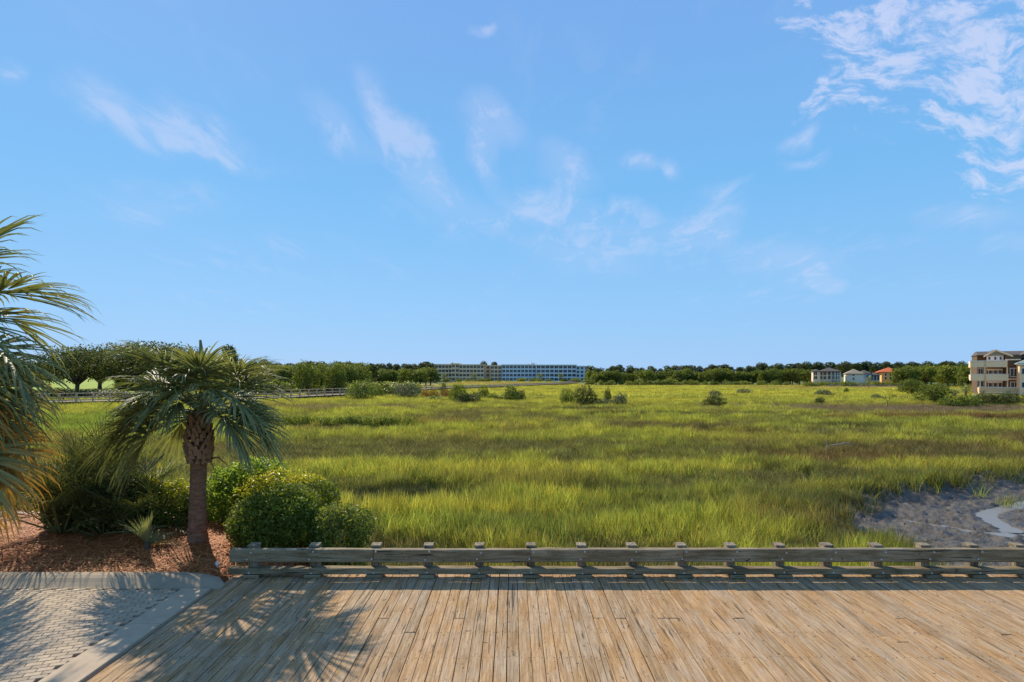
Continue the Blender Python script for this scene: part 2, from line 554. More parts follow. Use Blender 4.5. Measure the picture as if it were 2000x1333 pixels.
def marsh_fields(x, y):
    x = np.asarray(x, dtype=float); y = np.asarray(y, dtype=float)
    d = np.hypot(x, y)
    n1 = fbm(x * 0.17, y * 0.24, 11, 4)
    n2 = fbm(x * 0.035 + 9, y * 0.05, 23, 4)
    n3 = fbm(x * 0.7, y * 0.9, 31, 3)
    k = np.clip((n1 * 0.45 + n2 * 0.22 + n3 * 0.33 - 0.425) / 0.17, 0, 1)
    col = C_OLV[None] * (1 - k[:, None]) + (C_GRN * 0.55 + C_YEL * 0.45)[None] * k[:, None]
    h = 0.52 + 0.38 * k
    br = np.clip((fbm(x * 0.12 + 50, y * 0.2, 47, 4) - 0.56) / 0.14, 0, 1) * 0.5
    col = col * (1 - br[:, None]) + C_BRN[None] * br[:, None]
    yl = np.clip((n3 - 0.5) / 0.25, 0, 1) * k * 0.6
    col = col * (1 - yl[:, None]) + C_YEL[None] * yl[:, None]
    # far marsh is lighter and yellower
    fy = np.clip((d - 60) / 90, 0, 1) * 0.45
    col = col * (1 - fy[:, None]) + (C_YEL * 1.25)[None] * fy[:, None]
    wob = (fbm(x * 0.3, y * 0.4, 61, 4) - 0.5) * 1.1
    for (sx, sy, rx, ry, c, hf, s) in STANDS:
        q = np.sqrt(((x - sx) / rx) ** 2 + ((y - sy) / ry) ** 2) + wob
        f = np.clip((1.15 - q) / 0.45, 0, 1) * s
        col = col * (1 - f[:, None]) + c[None] * f[:, None]
        h = h * (1 - f) + (0.85 * hf) * f
    sd = mud_sd(x, y)
    e = np.clip(1 - np.abs(sd - 0.5) / 1.3, 0, 1)
    col = col * (1 - 0.6 * e[:, None]) + C_DRK[None] * 0.6 * e[:, None]
    h = h * (0.85 + 0.35 * fbm(x * 0.45, y * 0.45, 71, 3) * 1.2)
    return h, col, sd


# one sheet of ground out to the horizon
def sinh_axis(n, lim, k):
    t = np.linspace(-1, 1, n)
    return lim * np.sinh(k * t) / math.sinh(k)


gx, gy = sinh_axis(230, 5000.0, 8.0), sinh_axis(230, 5000.0, 8.0) + 18.0
X, Y = np.meshgrid(gx, gy)
xf, yf = X.ravel(), Y.ravel()
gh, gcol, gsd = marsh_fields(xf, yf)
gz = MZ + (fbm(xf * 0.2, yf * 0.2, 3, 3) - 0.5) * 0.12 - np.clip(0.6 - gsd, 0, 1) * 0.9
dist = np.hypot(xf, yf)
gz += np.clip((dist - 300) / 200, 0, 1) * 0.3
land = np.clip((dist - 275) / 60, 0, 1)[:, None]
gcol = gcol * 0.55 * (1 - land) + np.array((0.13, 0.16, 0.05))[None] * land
N = 230
ii = np.arange(N * N).reshape(N, N)
quads = np.stack([ii[:-1, :-1], ii[:-1, 1:], ii[1:, 1:], ii[1:, :-1]], -1).reshape(-1, 4)
m, n, out = new_mat('marsh_ground')
a = n.n('ShaderNodeAttribute', attribute_name='soil')
g = n.n('ShaderNodeNewGeometry')
ns = n.noise(g.outputs['Position'], 1.3, 6, 0.7)
c = n.mix(1.0, a.outputs['Color'], n.ramp(ns, [(0.25, (0.6, 0.6, 0.6)), (0.75, (1.35, 1.3, 1.2))]), 'MULTIPLY')
principled(n, out, c, 0.95, 0.1, ns, 0.5, 0.1)
ground = obj('ground', np_mesh('ground', np.stack([xf, yf, gz], 1), quads=quads, attrs={'soil': ('FLOAT_COLOR', np.concatenate([gcol, np.ones((len(xf), 1))], 1))}, smooth=True), m)
tag(ground, 'flat marsh floor under the cordgrass, reaching out to the wooded shore', 'ground', kind='structure')

# ---- mud flat with its own relief
mx, my = np.arange(7.5, 36, 0.09), np.arange(9.6, 30.5, 0.09)
X, Y = np.meshgrid(mx, my)
xf, yf = X.ravel(), Y.ravel()
STREAM_A = [ground_at(*p, -1.86) for p in ((2120, 958), (2050, 972), (2000, 986), (1955, 996), (1928, 1003), (1926, 1010), (1945, 1022), (1972, 1034), (1984, 1044), (2040, 1052), (2140, 1062))]
STREAM_B = [ground_at(*p, -1.86) for p in ((1745, 1014), (1790, 1022), (1850, 1031), (1910, 1041), (1960, 1046), (1984, 1047))]


def line_dist(x, y, pts):
    d = np.full(x.shape, 1e9)
    for (x1, y1), (x2, y2) in zip(pts[:-1], pts[1:]):
        ex, ey = x2 - x1, y2 - y1
        t = np.clip(((x - x1) * ex + (y - y1) * ey) / (ex * ex + ey * ey + 1e-9), 0, 1)
        d = np.minimum(d, np.hypot(x - x1 - t * ex, y - y1 - t * ey))
    return d


sd = mud_sd(xf, yf)
sA, sB = line_dist(xf, yf, STREAM_A), line_dist(xf, yf, STREAM_B)
chan = np.maximum(np.clip(1 - sA / 0.42, 0, 1) * 0.15, np.clip(1 - sB / 0.26, 0, 1) * 0.15)
lump = 0.5 * fbm(xf * 4.0, yf * 4.0, 81, 3) + 0.5 * vnoise(xf * 9.0, yf * 9.0, 85)
mz = -1.845 + 0.05 * fbm(xf * 0.5, yf * 0.5, 83, 3) + 0.17 * np.clip(lump - 0.42, 0, 1) * 2 * np.clip(sA / 0.6, 0, 1) * np.clip(sB / 0.3, 0, 1) - chan + np.clip(sd + 0.5, 0, 2.2) * 0.30
keep = (sd < 1.2)
nx_, ny_ = len(mx), len(my)
ii = np.arange(nx_ * ny_).reshape(ny_, nx_)
quads = np.stack([ii[:-1, :-1], ii[:-1, 1:], ii[1:, 1:], ii[1:, :-1]], -1).reshape(-1, 4)
quads = quads[keep[quads].all(1)]
used = np.unique(quads)
remap = np.full(nx_ * ny_, -1); remap[used] = np.arange(len(used))
m, n, out = new_mat('wet_mud')
g = n.n('ShaderNodeNewGeometry')
n1 = n.noise(g.outputs['Position'], 2.2, 6, 0.7, 0.4)
n2 = n.noise(g.outputs['Position'], 11.0, 5, 0.7, 0.3)
c = n.ramp(n1, [(0.3, (0.048, 0.036, 0.023)), (0.55, (0.098, 0.076, 0.050)), (0.75, (0.18, 0.143, 0.098))])
c = n.mix(n.math('MULTIPLY', n.smooth(n2, 0.55, 0.68), 0.7), c, (0.055, 0.05, 0.04, 1))
rg = n.n('ShaderNodeMapRange')
n.l(n1, rg.inputs[0]); rg.inputs[1].default_value = 0.35; rg.inputs[2].default_value = 0.65; rg.inputs[3].default_value = 0.22; rg.inputs[4].default_value = 0.60
n3 = n.noise(g.outputs['Position'], 28.0, 4, 0.7)
principled(n, out, c, rg.outputs[0], 0.5, n.math('ADD', n2, n.math('MULTIPLY', n3, 0.5)), 1.0, 0.06)
mud = obj('mud_flat', np_mesh('mud_flat', np.stack([xf, yf, mz], 1)[used], quads=remap[quads], smooth=True), m)
tag(mud, 'dark wet mud flat of the tidal creek behind the right end of the rail', 'mud', kind='structure')


def ribbon(pts, half, z, name, mat):
    # smooth the centre line, then a band of water
    P = [Vector((p[0], p[1], 0)) for p in pts]
    fine, hw = [], []
    for i in range(len(P) - 1):
        p0, p1, p2, p3 = P[max(i - 1, 0)], P[i], P[i + 1], P[min(i + 2, len(P) - 1)]
        for k in range(8):
            t = k / 8
            fine.append(0.5 * ((2 * p1) + (p2 - p0) * t + (2 * p0 - 5 * p1 + 4 * p2 - p3) * t * t + (3 * p1 - p0 - 3 * p2 + p3) * t ** 3))
    vs, fs = [], []
    for i, p in enumerate(fine):
        t = (fine[min(i + 1, len(fine) - 1)] - fine[max(i - 1, 0)]).normalized()
        s = Vector((-t.y, t.x, 0))
        hh = half * (0.8 + 0.5 * random.random())
        vs += [(p + s * hh).to_tuple()[:2] + (z,), (p - s * hh).to_tuple()[:2] + (z,)]
    for i in range(len(fine) - 1):
        fs.append((2 * i, 2 * i + 1, 2 * i + 3, 2 * i + 2))
    return obj(name, np_mesh(name, vs, quads=fs), mat)


m, n, out = new_mat('creek_water')
g = n.n('ShaderNodeNewGeometry')
principled(n, out, (0.20, 0.17, 0.13, 1), 0.28, 0.5, n.noise(g.outputs['Position'], 6.0, 3, 0.5), 0.05, 0.01)
wa = ribbon(STREAM_A, 0.50, -1.855, 'creek_water', m)
tag(wa, 'pale bending creek channel on the mud flat at the right edge', 'water', kind='structure')
wb = ribbon(STREAM_B, 0.24, -1.848, 'rill_water', m)
tag(wb, 'thin straight rill of water running across the mud flat into the creek', 'water', kind='structure')

# ------------------------------------------------------------------ marsh grass
m, n, out = new_mat('marsh_grass')
a = n.n('ShaderNodeAttribute', attribute_name='tcol', attribute_type='INSTANCER')
g = n.n('ShaderNodeNewGeometry')
rnd = n.ramp(g.outputs['Random Per Island'], [(0.0, (0.42, 0.45, 0.5)), (0.3, (0.8, 0.85, 0.8)), (0.6, (1.1, 1.08, 0.9)), (0.80, (1.4, 1.3, 1.1)), (0.89, (1.3, 0.92, 0.8)), (1.0, (1.0, 0.65, 0.6))])
c = n.mix(1.0, a.outputs['Color'], rnd, 'MULTIPLY')
df = n.n('ShaderNodeBsdfDiffuse'); n.l(c, df.inputs[0])
tr = n.n('ShaderNodeBsdfTranslucent'); n.l(n.mix(1.0, c, (1.1, 1.1, 0.8, 1), 'MULTIPLY'), tr.inputs[0])
mxs = n.n('ShaderNodeMixShader'); mxs.inputs[0].default_value = 0.45
n.l(df.outputs[0], mxs.inputs[1]); n.l(tr.outputs[0], mxs.inputs[2])
n.l(mxs.outputs[0], out.inputs[0])
M_GRASS = m


def tuft_mesh(name, nb, spread, wid, lean, rng, seg=3, up=0.0):
    vs, tris, quads = [], [], []
    for i in range(nb):
        r = spread * math.sqrt(rng.random()); th = rng.random() * 6.283
        bx_, by_ = r * math.cos(th), r * math.sin(th)
        hgt = 0.55 + 0.45 * rng.random()
        la = rng.random() * 6.283
        ln = lean * (0.3 + rng.random()) * hgt
        wa_ = rng.random() * 3.1416
        wx, wy = math.cos(wa_) * wid, math.sin(wa_) * wid
        b = len(vs)
        for s in range(seg):
            t = s / seg
            ox, oy = bx_ + math.cos(la) * ln * t * t, by_ + math.sin(la) * ln * t * t
            ww = (1 - 0.55 * t)
            vs += [(ox - wx * ww, oy - wy * ww, hgt * t), (ox + wx * ww, oy + wy * ww, hgt * t)]
        vs.append((bx_ + math.cos(la) * ln, by_ + math.sin(la) * ln, hgt * (1 - 0.15 * lean)))
        for s in range(seg - 1):
            quads.append((b + 2 * s, b + 2 * s + 1, b + 2 * s + 3, b + 2 * s + 2))
        tris.append((b + 2 * seg - 2, b + 2 * seg - 1, b + 2 * seg))
    me = np_mesh(name, vs, quads=quads, tris=tris)
    me.materials.append(M_GRASS)
    return me


tuft_col = bpy.data.collections.new('grass_tufts')
rg_ = np.random.default_rng(3)
for k in range(4):
    tuft_col.objects.link(bpy.data.objects.new('a_tuft_%d' % k, tuft_mesh('tuft', 26, 0.20, 0.0085, 0.30, rg_)))
for k in range(3):
    tuft_col.objects.link(bpy.data.objects.new('b_tuft_%d' % k, tuft_mesh('tuft', 46, 0.55, 0.018, 0.30, rg_, 2)))
for k in range(3):
    tuft_col.objects.link(bpy.data.objects.new('c_tuft_%d' % k, tuft_mesh('tuft', 70, 1.7, 0.05, 0.35, rg_, 2)))


def scatter(d0, d1, dens, half_ang=49.0):
    """points spread over a ring sector in front of the deck"""
    A = R(half_ang)
    area = A * (d1 * d1 - d0 * d0)
    k = int(area * dens)
    th = (RNG.random(k) * 2 - 1) * A
    d = np.sqrt(RNG.random(k) * (d1 * d1 - d0 * d0) + d0 * d0)
    return d * np.sin(th), d * np.cos(th)


def grass_zone(d0, d1, dens, v0, nv, sxy):
    x, y = scatter(d0, d1, dens)
    ok = ~((y < 9.75) & (x > -5.3)) & ~((y < 12.6) & (x < -3.6)) & ~((y < 13.2) & (x < -4.4)) & (y > 8.8)
    x, y = x[ok], y[ok]
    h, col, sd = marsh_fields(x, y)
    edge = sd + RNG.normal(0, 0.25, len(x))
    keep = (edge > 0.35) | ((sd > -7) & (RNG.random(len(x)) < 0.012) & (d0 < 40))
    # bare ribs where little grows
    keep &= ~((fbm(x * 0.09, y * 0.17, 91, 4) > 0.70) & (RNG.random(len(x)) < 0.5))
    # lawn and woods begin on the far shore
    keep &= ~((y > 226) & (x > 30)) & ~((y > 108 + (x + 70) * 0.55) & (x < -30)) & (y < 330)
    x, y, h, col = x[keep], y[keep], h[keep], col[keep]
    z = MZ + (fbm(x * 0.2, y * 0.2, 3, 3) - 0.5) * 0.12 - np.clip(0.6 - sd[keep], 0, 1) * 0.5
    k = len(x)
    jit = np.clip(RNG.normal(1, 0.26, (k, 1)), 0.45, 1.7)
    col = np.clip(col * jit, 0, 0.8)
    sc = np.stack([sxy * (0.8 + 0.4 * RNG.random(k)), sxy * (0.8 + 0.4 * RNG.random(k)), h * (0.75 + 0.5 * RNG.random(k))], 1)
    rot = np.stack([RNG.normal(0, 0.05, k), RNG.normal(0, 0.05, k), RNG.random(k) * 6.283], 1)
    var = v0 + (RNG.random(k) * nv).astype(np.int32)
    return np.stack([x, y, z], 1), col, sc, rot, var


def grass_object(name, zones, label):
    zs = [grass_zone(*z) for z in zones]
    P, C, S, Q, V = [np.concatenate([z[i] for z in zs]) for i in range(5)]
    me = np_mesh(name, P, attrs={'tcol': ('FLOAT_COLOR', np.concatenate([C, np.ones((len(C), 1))], 1)), 'tscale': ('FLOAT_VECTOR', S), 'trot': ('FLOAT_VECTOR', Q), 'tvar': ('INT', V.astype(np.int32))})
    me.materials.append(M_GRASS)
    o = obj(name, me)
    ng = bpy.data.node_groups.new(name, 'GeometryNodeTree')
    ng.interface.new_socket('Geometry', in_out='INPUT', socket_type='NodeSocketGeometry')
    ng.interface.new_socket('Geometry', in_out='OUTPUT', socket_type='NodeSocketGeometry')
    gi, go = ng.nodes.new('NodeGroupInput'), ng.nodes.new('NodeGroupOutput')
    ci = ng.nodes.new('GeometryNodeCollectionInfo')
    ci.inputs['Collection'].default_value = tuft_col
    ci.inputs['Separate Children'].default_value = True
    ci.inputs['Reset Children'].default_value = True
    ip = ng.nodes.new('GeometryNodeInstanceOnPoints')
    ip.inputs['Pick Instance'].default_value = True

    def named(nm, ty):
        nd = ng.nodes.new('GeometryNodeInputNamedAttribute')
        nd.data_type = ty
        nd.inputs['Name'].default_value = nm
        return nd.outputs[0]
    ng.links.new(gi.outputs[0], ip.inputs['Points'])
    ng.links.new(ci.outputs[0], ip.inputs['Instance'])
    ng.links.new(named('tvar', 'INT'), ip.inputs['Instance Index'])
    ng.links.new(named('trot', 'FLOAT_VECTOR'), ip.inputs['Rotation'])
    ng.links.new(named('tscale', 'FLOAT_VECTOR'), ip.inputs['Scale'])
    ng.links.new(ip.outputs[0], go.inputs[0])
    md = o.modifiers.new('grass', 'NODES')
    md.node_group = ng
    tag(o, label, 'grass', kind='stuff')
    print(name, len(P))
    return o


grass_object('marsh_grass', [(8.8, 24, 26.0, 0, 4, 1.0), (24, 45, 12.0, 0, 4, 1.35), (45, 110, 3.6, 4, 3, 1.1), (110, 330, 0.55, 7, 3, 1.0)],
             'yellow green salt marsh grass filling the field behind the rail')

# ------------------------------------------------------------------ the wooden deck, plank by plank
DX0, DX1, DY0, DY1 = -4.45, 13.6, 2.6, 9.08
deck = MB().box(DX0 + 0.02, DX1, DY0 + 0.05, DY1 - 0.06, -0.34, -0.062).build('deck_floor', M_UNDER)
tag(deck, 'weathered timber deck of long tan boards in front of the rail', 'deck', kind='structure')
plank_me = [bevel_box('plank', 0.136, 1.0, 0.045, 0.004), bevel_box('plank', 0.133, 1.0, 0.045, 0.004), bevel_box('plank', 0.1375, 1.0, 0.045, 0.006)]
for me in plank_me:
    me.materials.append(M_DECK)
x = DX0 + 0.075
row = 0
while x < DX1:
    cut = random.choice((4.35, 5.15, 6.2 + random.random(), 7.4, 99, 99, 99, 99, 99, 99, 99, 99))
    y1 = DY1 + random.uniform(-0.02, 0.02)
    cuts = [DY0, y1] if cut > y1 - 0.6 else [DY0, cut, y1]
    w3 = random.choice((0, 0, 1, 2))
    for a0, a1 in zip(cuts[:-1], cuts[1:]):
        o = obj('plank', plank_me[w3], None, deck, (x + random.uniform(-0.003, 0.003), (a0 + a1) / 2, -0.045 + random.uniform(-0.004, 0.003)),
                (random.uniform(-0.0012, 0.0012), random.uniform(-0.018, 0.018), random.uniform(-0.0006, 0.0006)), (1, (a1 - a0) - 0.004, 1))
    x += 0.1415
    row += 1

# ------------------------------------------------------------------ guard rail
rail = empty('guard_rail', (0, 8.9, 0))
tag(rail, 'low weathered timber guard rail with capped posts along the deck edge', 'rail')
PXS = [492, 612, 733, 836, 936, 1037, 1136, 1235, 1332, 1430, 1525, 1620, 1716, 1810, 1903, 1995, 2090, 2185, 2280]
RX = [(p - 1000) / F_PX * 8.95 for p in PXS]
post_me = bevel_box('post', 0.14, 0.14, 2.10, 0.008)
block_me = bevel_box('block', 0.25, 0.17, 0.050, 0.006)
# a cap cut to a shallow slope
cap = MB()
cap.poly([(-.076, -.076, 0), (.076, -.076, 0), (.076, .076, 0), (-.076, .076, 0), (-.076, -.076, .032), (.076, -.076, .032), (.076, .076, .036), (-.076, .076, .036)],
         [(3, 2, 1, 0), (4, 5, 6, 7), (0, 1, 5, 4), (1, 2, 6, 5), (2, 3, 7, 6), (3, 0, 4, 7)])
cap_me = cap.mesh('post_cap')
bolt = MB().tube([(0, 0, 0), (0, -0.012, 0)], 0.013, 8)
bolt_me = bolt.mesh('bolt')
for me, mt in ((post_me, M_POST), (block_me, M_RAIL), (cap_me, M_POST), (bolt_me, M_STEEL)):
    me.materials.append(mt)
for i, px in enumerate(RX):
    p = obj('post', post_me, None, rail, (px, 0.134, -1.652 + random.uniform(-.004, .004)), (random.uniform(-.006, .006), random.uniform(-.008, .008), random.uniform(-.03, .03)))
    obj('post_cap', cap_me, None, rail, (px, 0.134, 0.452), (0, 0, random.uniform(-.05, .05)))
    obj('block', block_me, None, rail, (px + random.uniform(-.02, .05), 0.012, 0.002))
    for bx_, bz_ in ((0.035, 0.41), (-0.03, 0.30), (0.0, 0.085)):
        obj('bolt', bolt_me, None, rail, (px + bx_, -0.056, bz_ + random.uniform(-.01, .01)))


def beam_mesh(name, L, hgt, dep, b=0.012):
    """sawn timber, a little worn: wavy arrises along its length"""
    n = max(4, int(L / 0.25))
    prof = [(-dep / 2 + b, 0), (dep / 2 - b, 0), (dep / 2, b), (dep / 2, hgt - b), (dep / 2 - b, hgt), (-dep / 2 + b, hgt), (-dep / 2, hgt - b), (-dep / 2, b)]
    vs, fs = [], []
    for i in range(n + 1):
        for (py_, pz_) in prof:
            vs.append((L * i / n, py_ + random.uniform(-.003, .003), pz_ + random.uniform(-.004, .004)))
    for i in range(n):
        for j in range(8):
            j2 = (j + 1) % 8
            fs.append((i * 8 + j, (i + 1) * 8 + j, (i + 1) * 8 + j2, i * 8 + j2))
    fs.append(tuple(range(8))); fs.append(tuple(n * 8 + j for j in range(8))[::-1])
    me = bpy.data.meshes.new(name)
    me.from_pydata(vs, [], fs)
    return me


x0 = (450 - 1000) / F_PX * 8.86
ends = [x0] + [RX[i] for i in (2, 5, 8, 11, 14, 17)] + [RX[-1] + 0.3]
for a0, a1 in zip(ends[:-1], ends[1:]):
    obj('top_beam', beam_mesh('top_beam', a1 - a0 - 0.006, 0.200, 0.118), M_RAIL, rail, (a0, 0.004, 0.248 + random.uniform(-.006, .006)))
ends = [x0 - 0.03] + [RX[i] for i in (1, 4, 7, 10, 13, 16)] + [RX[-1] + 0.3]
for a0, a1 in zip(ends[:-1], ends[1:]):
    obj('lower_beam', beam_mesh('lower_beam', a1 - a0 - 0.006, 0.092, 0.15), M_RAIL, rail, (a0, 0.020, 0.055 + random.uniform(-.002, .004)))

# edge plank beyond the rail on which the posts are set
MB().box(DX0 - 0.2, DX1, 9.16, 9.30, -0.34, -0.02).build('fascia', M_UNDER, deck)

# ------------------------------------------------------------------ paving, kerbs, pine-straw bed
paving = MB().box(-16, -4.86, 2.6, 8.46, -0.5, -0.062).build('pavement', simple_mat('joint_sand', (0.16, 0.125, 0.085), 0.95))
tag(paving, 'grey brick paving at the lower left beside the deck', 'pavement', kind='structure')
m, n, out = new_mat('paver_brick')
g = n.n('ShaderNodeNewGeometry'); oi = n.n('ShaderNodeObjectInfo')
ns = n.noise(g.outputs['Position'], 26.0, 5, 0.7)
big = n.noise(g.outputs['Position'], 1.1, 4, 0.6)
c = n.ramp(g.outputs['Random Per Island'], [(0, (0.41, 0.315, 0.20)), (0.5, (0.46, 0.355, 0.235)), (1, (0.51, 0.40, 0.27))])
c2 = n.ramp(oi.outputs['Random'], [(0, (0.82, 0.8, 0.8)), (0.5, (1, 1, 1)), (1, (1.14, 1.12, 1.1))])
c = n.mix(1.0, c, c2, 'MULTIPLY')
c = n.mix(1.0, c, n.ramp(ns, [(0.25, (0.75, 0.75, 0.75)), (0.75, (1.2, 1.2, 1.2))]), 'MULTIPLY')
c = n.mix(n.math('MULTIPLY', n.smooth(big, 0.45, 0.7), 0.35), c, (0.20, 0.185, 0.165, 1))
principled(n, out, c, 0.88, 0.2, ns, 0.5, 0.01)
M_BRICK = m
PL, PW = 0.162, 0.083
brick_me = bevel_box('brick', PL - 0.007, PW - 0.007, 0.06, 0.003)
brick_me.materials.append(M_BRICK)
th = R(19)
ct, st_ = math.cos(th), math.sin(th)
spots = []
for r_ in range(-110, 190):
    for q in range(-120, 60):
        u, v = (q + 0.5 * (r_ % 2)) * PL, r_ * PW
        bx_, by_ = -5.2 + u * ct - v * st_, 4.5 + u * st_ + v * ct
        if -10.5 < bx_ < -4.965 and 3.0 < by_ < 8.375:
            vis = abs(bx_) < by_ * 0.925 and by_ > 5.75
            spots.append((0 if vis else 1, by_, bx_))
spots.sort()
rest_v, rest_f = [], []
for k, (vv, by_, bx_) in enumerate(spots):
    dz = -0.060 + random.uniform(-0.0015, 0.0015)
    ti = (random.uniform(-.005, .005), random.uniform(-.005, .005), th + random.uniform(-.008, .008))
    if k < 300:
        obj('brick', brick_me, None, paving, (bx_, by_, dz), ti)
    else:
        b = len(rest_v)
        M = Matrix.Translation((bx_, by_, dz)) @ Matrix.Rotation(ti[2], 4, 'Z')
        for sx in (-1, 1):
            for sy in (-1, 1):
                for zz in (0, 0.06):
                    rest_v.append(tuple(M @ Vector((sx * (PL - .008) / 2, sy * (PW - .008) / 2, zz))))
        rest_f += [(b + 1, b + 5, b + 7, b + 3), (b, b + 4, b + 5, b + 1), (b + 4, b + 6, b + 7, b + 5), (b + 6, b + 2, b + 3, b + 7), (b + 2, b, b + 1, b + 3)]
o = obj('bricks', np_mesh('bricks', rest_v, quads=rest_f), M_BRICK, paving)
o['kind'] = 'stuff'
# flush concrete band between paving and deck, cast in lengths
band = MB().box(-4.955, -4.49, 2.6, 8.42, -0.4, -0.02).build('edging_base', M_CONC)
tag(band, 'footing below the flush concrete band beside the deck', 'kerb', kind='structure')
ys = [2.6, 3.9, 5.62, 7.22, 8.40]
for a0, a1 in zip(ys[:-1], ys[1:]):
    me = bevel_box('slab', 0.43, a1 - a0 - 0.012, 0.03, 0.006)
    obj('slab', me, M_CONC, band, (-4.715, (a0 + a1) / 2, -0.019))
# rolled kerb along the bed: lengths with joints, rounded nose towards the deck
kerb_prof = [(0.0, -0.30), (0.0, -0.005), (0.05, 0.006), (0.14, 0.040), (0.22, 0.078), (0.30, 0.098), (0.40, 0.100), (0.46, 0.085), (0.48, -0.30)]
m = simple_mat('kerb_concrete', (0.35, 0.275, 0.185), 0.88, 0.38, 3.5, 0.15, 0.4)
kerb = empty('kerb', (-6, 8.43, 0))
kerb['kind'] = 'structure'
tag(kerb, 'rolled grey concrete kerb between the brick paving and the pine straw bed', 'kerb')
kx = [-16, -12.4, -9.4, -7.02, -4.35]
for i, (a0, a1) in enumerate(zip(kx[:-1], kx[1:])):
    last = i == len(kx) - 2
    nseg = 14
    vs, fs = [], []
    for s in range(nseg + 1):
        t = s / nseg
        xx = a0 + 0.006 + (a1 - a0 - 0.012) * t
        for (py_, pz_) in kerb_prof:
            if last and t > 0.62:
                u = (t - 0.62) / 0.38
                k = math.sqrt(max(0.0, 1 - u * u))
                py_ = 0.02 + (py_ - 0.02) * (0.25 + 0.75 * k) if py_ > 0.02 else py_
                pz_ = pz_ if pz_ < 0 else pz_ * (0.12 + 0.88 * k)
            vs.append((xx + 6, py_, pz_))
    kp = len(kerb_prof)
    for s in range(nseg):
        for j in range(kp - 1):
            fs.append((s * kp + j, (s + 1) * kp + j, (s + 1) * kp + j + 1, s * kp + j + 1))
    fs.append(tuple(range(kp))); fs.append(tuple(nseg * kp + j for j in range(kp))[::-1])
    me = bpy.data.meshes.new('kerb_stone')
    me.from_pydata(vs, [], fs)
    obj('kerb_stone', me, m, kerb)

# the bed: a low bank of soil under pine straw, held by a timber bulkhead towards the marsh
BED = [(-18, 8.9), (-4.45, 8.9), (-4.15, 9.2), (-3.85, 9.7), (-3.5, 10.6), (-3.5, 12.2), (-18, 13.2)]
bx = np.arange(-18, -3.4, 0.10); by = np.arange(8.85, 13.3, 0.10)
X, Y = np.meshgrid(bx, by)
xf, yf = X.ravel(), Y.ravel()
sd = poly_dist(xf, yf, BED)


def bed_z(x, y):
    x = np.asarray(x, dtype=float); y = np.asarray(y, dtype=float)
    return 0.02 + 0.10 * np.clip((y - 8.9) / 1.2, 0, 1) + 0.05 * (fbm(x * 1.5, y * 1.5, 7, 3) - 0.5) - 0.06 * np.clip((x + 5.2) / 1.2, 0, 1)


zf = np.where(sd < 0, bed_z(xf, yf), -1.6)
ny_, nx_ = len(by), len(bx)
ii = np.arange(nx_ * ny_).reshape(ny_, nx_)
quads = np.stack([ii[:-1, :-1], ii[:-1, 1:], ii[1:, 1:], ii[1:, :-1]], -1).reshape(-1, 4)
quads = quads[(sd[quads] < 0.12).all(1)]
used = np.unique(quads); remap = np.full(nx_ * ny_, -1); remap[used] = np.arange(len(used))
m, n, out = new_mat('straw_floor')
g = n.n('ShaderNodeNewGeometry')
ns = n.noise(g.outputs['Position'], 9.0, 7, 0.75, 0.5)
c = n.ramp(ns, [(0.3, (0.14, 0.045, 0.018)), (0.5, (0.32, 0.12, 0.045)), (0.72, (0.50, 0.22, 0.09))])
principled(n, out, c, 0.95, 0.1, ns, 0.8, 0.04)
bed = obj('bed_ground', np_mesh('bed_ground', np.stack([xf, yf, zf], 1)[used], quads=remap[quads]), m)
tag(bed, 'raised planting bed of reddish pine straw around the palms', 'bed', kind='structure')
# straw: loose needles
k = 15000
qx, qy = RNG.uniform(-11.5, -3.55, k), RNG.uniform(8.92, 12.6, k)
ok = poly_dist(qx, qy, BED) < -0.03
qx, qy = qx[ok], qy[ok]; k = len(qx)
qa = RNG.random(k) * 6.283; ql = RNG.uniform(0.06, 0.16, k); qt = RNG.normal(0, 0.16, k)
qz = bed_z(qx, qy) + RNG.uniform(0.004, 0.035, k)
dxy = np.stack([np.cos(qa) * ql, np.sin(qa) * ql, np.sin(qt) * ql], 1)
sxy = np.stack([-np.sin(qa), np.cos(qa), np.zeros(k)], 1) * 0.0045
c0 = np.stack([qx, qy, qz], 1)
vs = np.stack([c0 - dxy - sxy, c0 - dxy + sxy, c0 + dxy + sxy, c0 + dxy - sxy], 1).reshape(-1, 3)
m, n, out = new_mat('pine_needle')
g = n.n('ShaderNodeNewGeometry')
principled(n, out, n.ramp(g.outputs['Random Per Island'], [(0, (0.26, 0.072, 0.022)), (0.5, (0.58, 0.20, 0.06)), (1, (0.80, 0.38, 0.13))]), 0.7, 0.25)
o = obj('pine_straw', np_mesh('pine_straw', vs, quads=np.arange(4 * k).reshape(-1, 4)), m)
tag(o, 'loose reddish brown pine needles strewn over the planting bed', 'pine straw', kind='stuff')
# bulkhead edging board that shows as a pale line behind the bed
bulk = empty('bulkhead', (-10, 12.4, 0))
tag(bulk, 'pale timber edging behind the pine straw bed, bordering the marsh', 'edging')
MB().box(-8, 5.0, -0.02, 0.10, -1.6, 0.10, Matrix.Rotation(-0.03, 4, 'Z')).build('board', M_UNDER, bulk)
MB().box(-8, 5.05, -0.06, 0.16, 0.103, 0.15, Matrix.Rotation(-0.03, 4, 'Z')).build('cap_board', M_WALK, bulk)
# small things on the bed
mk = empty('marker_light', (*ground_at(424, 1112, 0.0), 0.0))
tag(mk, 'tiny white path light stuck in the straw left of the rail end', 'path light')
M_WHITE = simple_mat('white_paint', (0.75, 0.74, 0.71), 0.5, 0.06, 10)
MB().tube([(0, 0, 0), (0, 0, 0.07)], 0.012, 6).build('stake', M_STEEL, mk)
MB().tube([(0, 0, 0.07), (0, 0, 0.115), (0, 0, 0.125)], [0.026, 0.026, 0.012], 8).build('lamp_head', M_WHITE, mk)

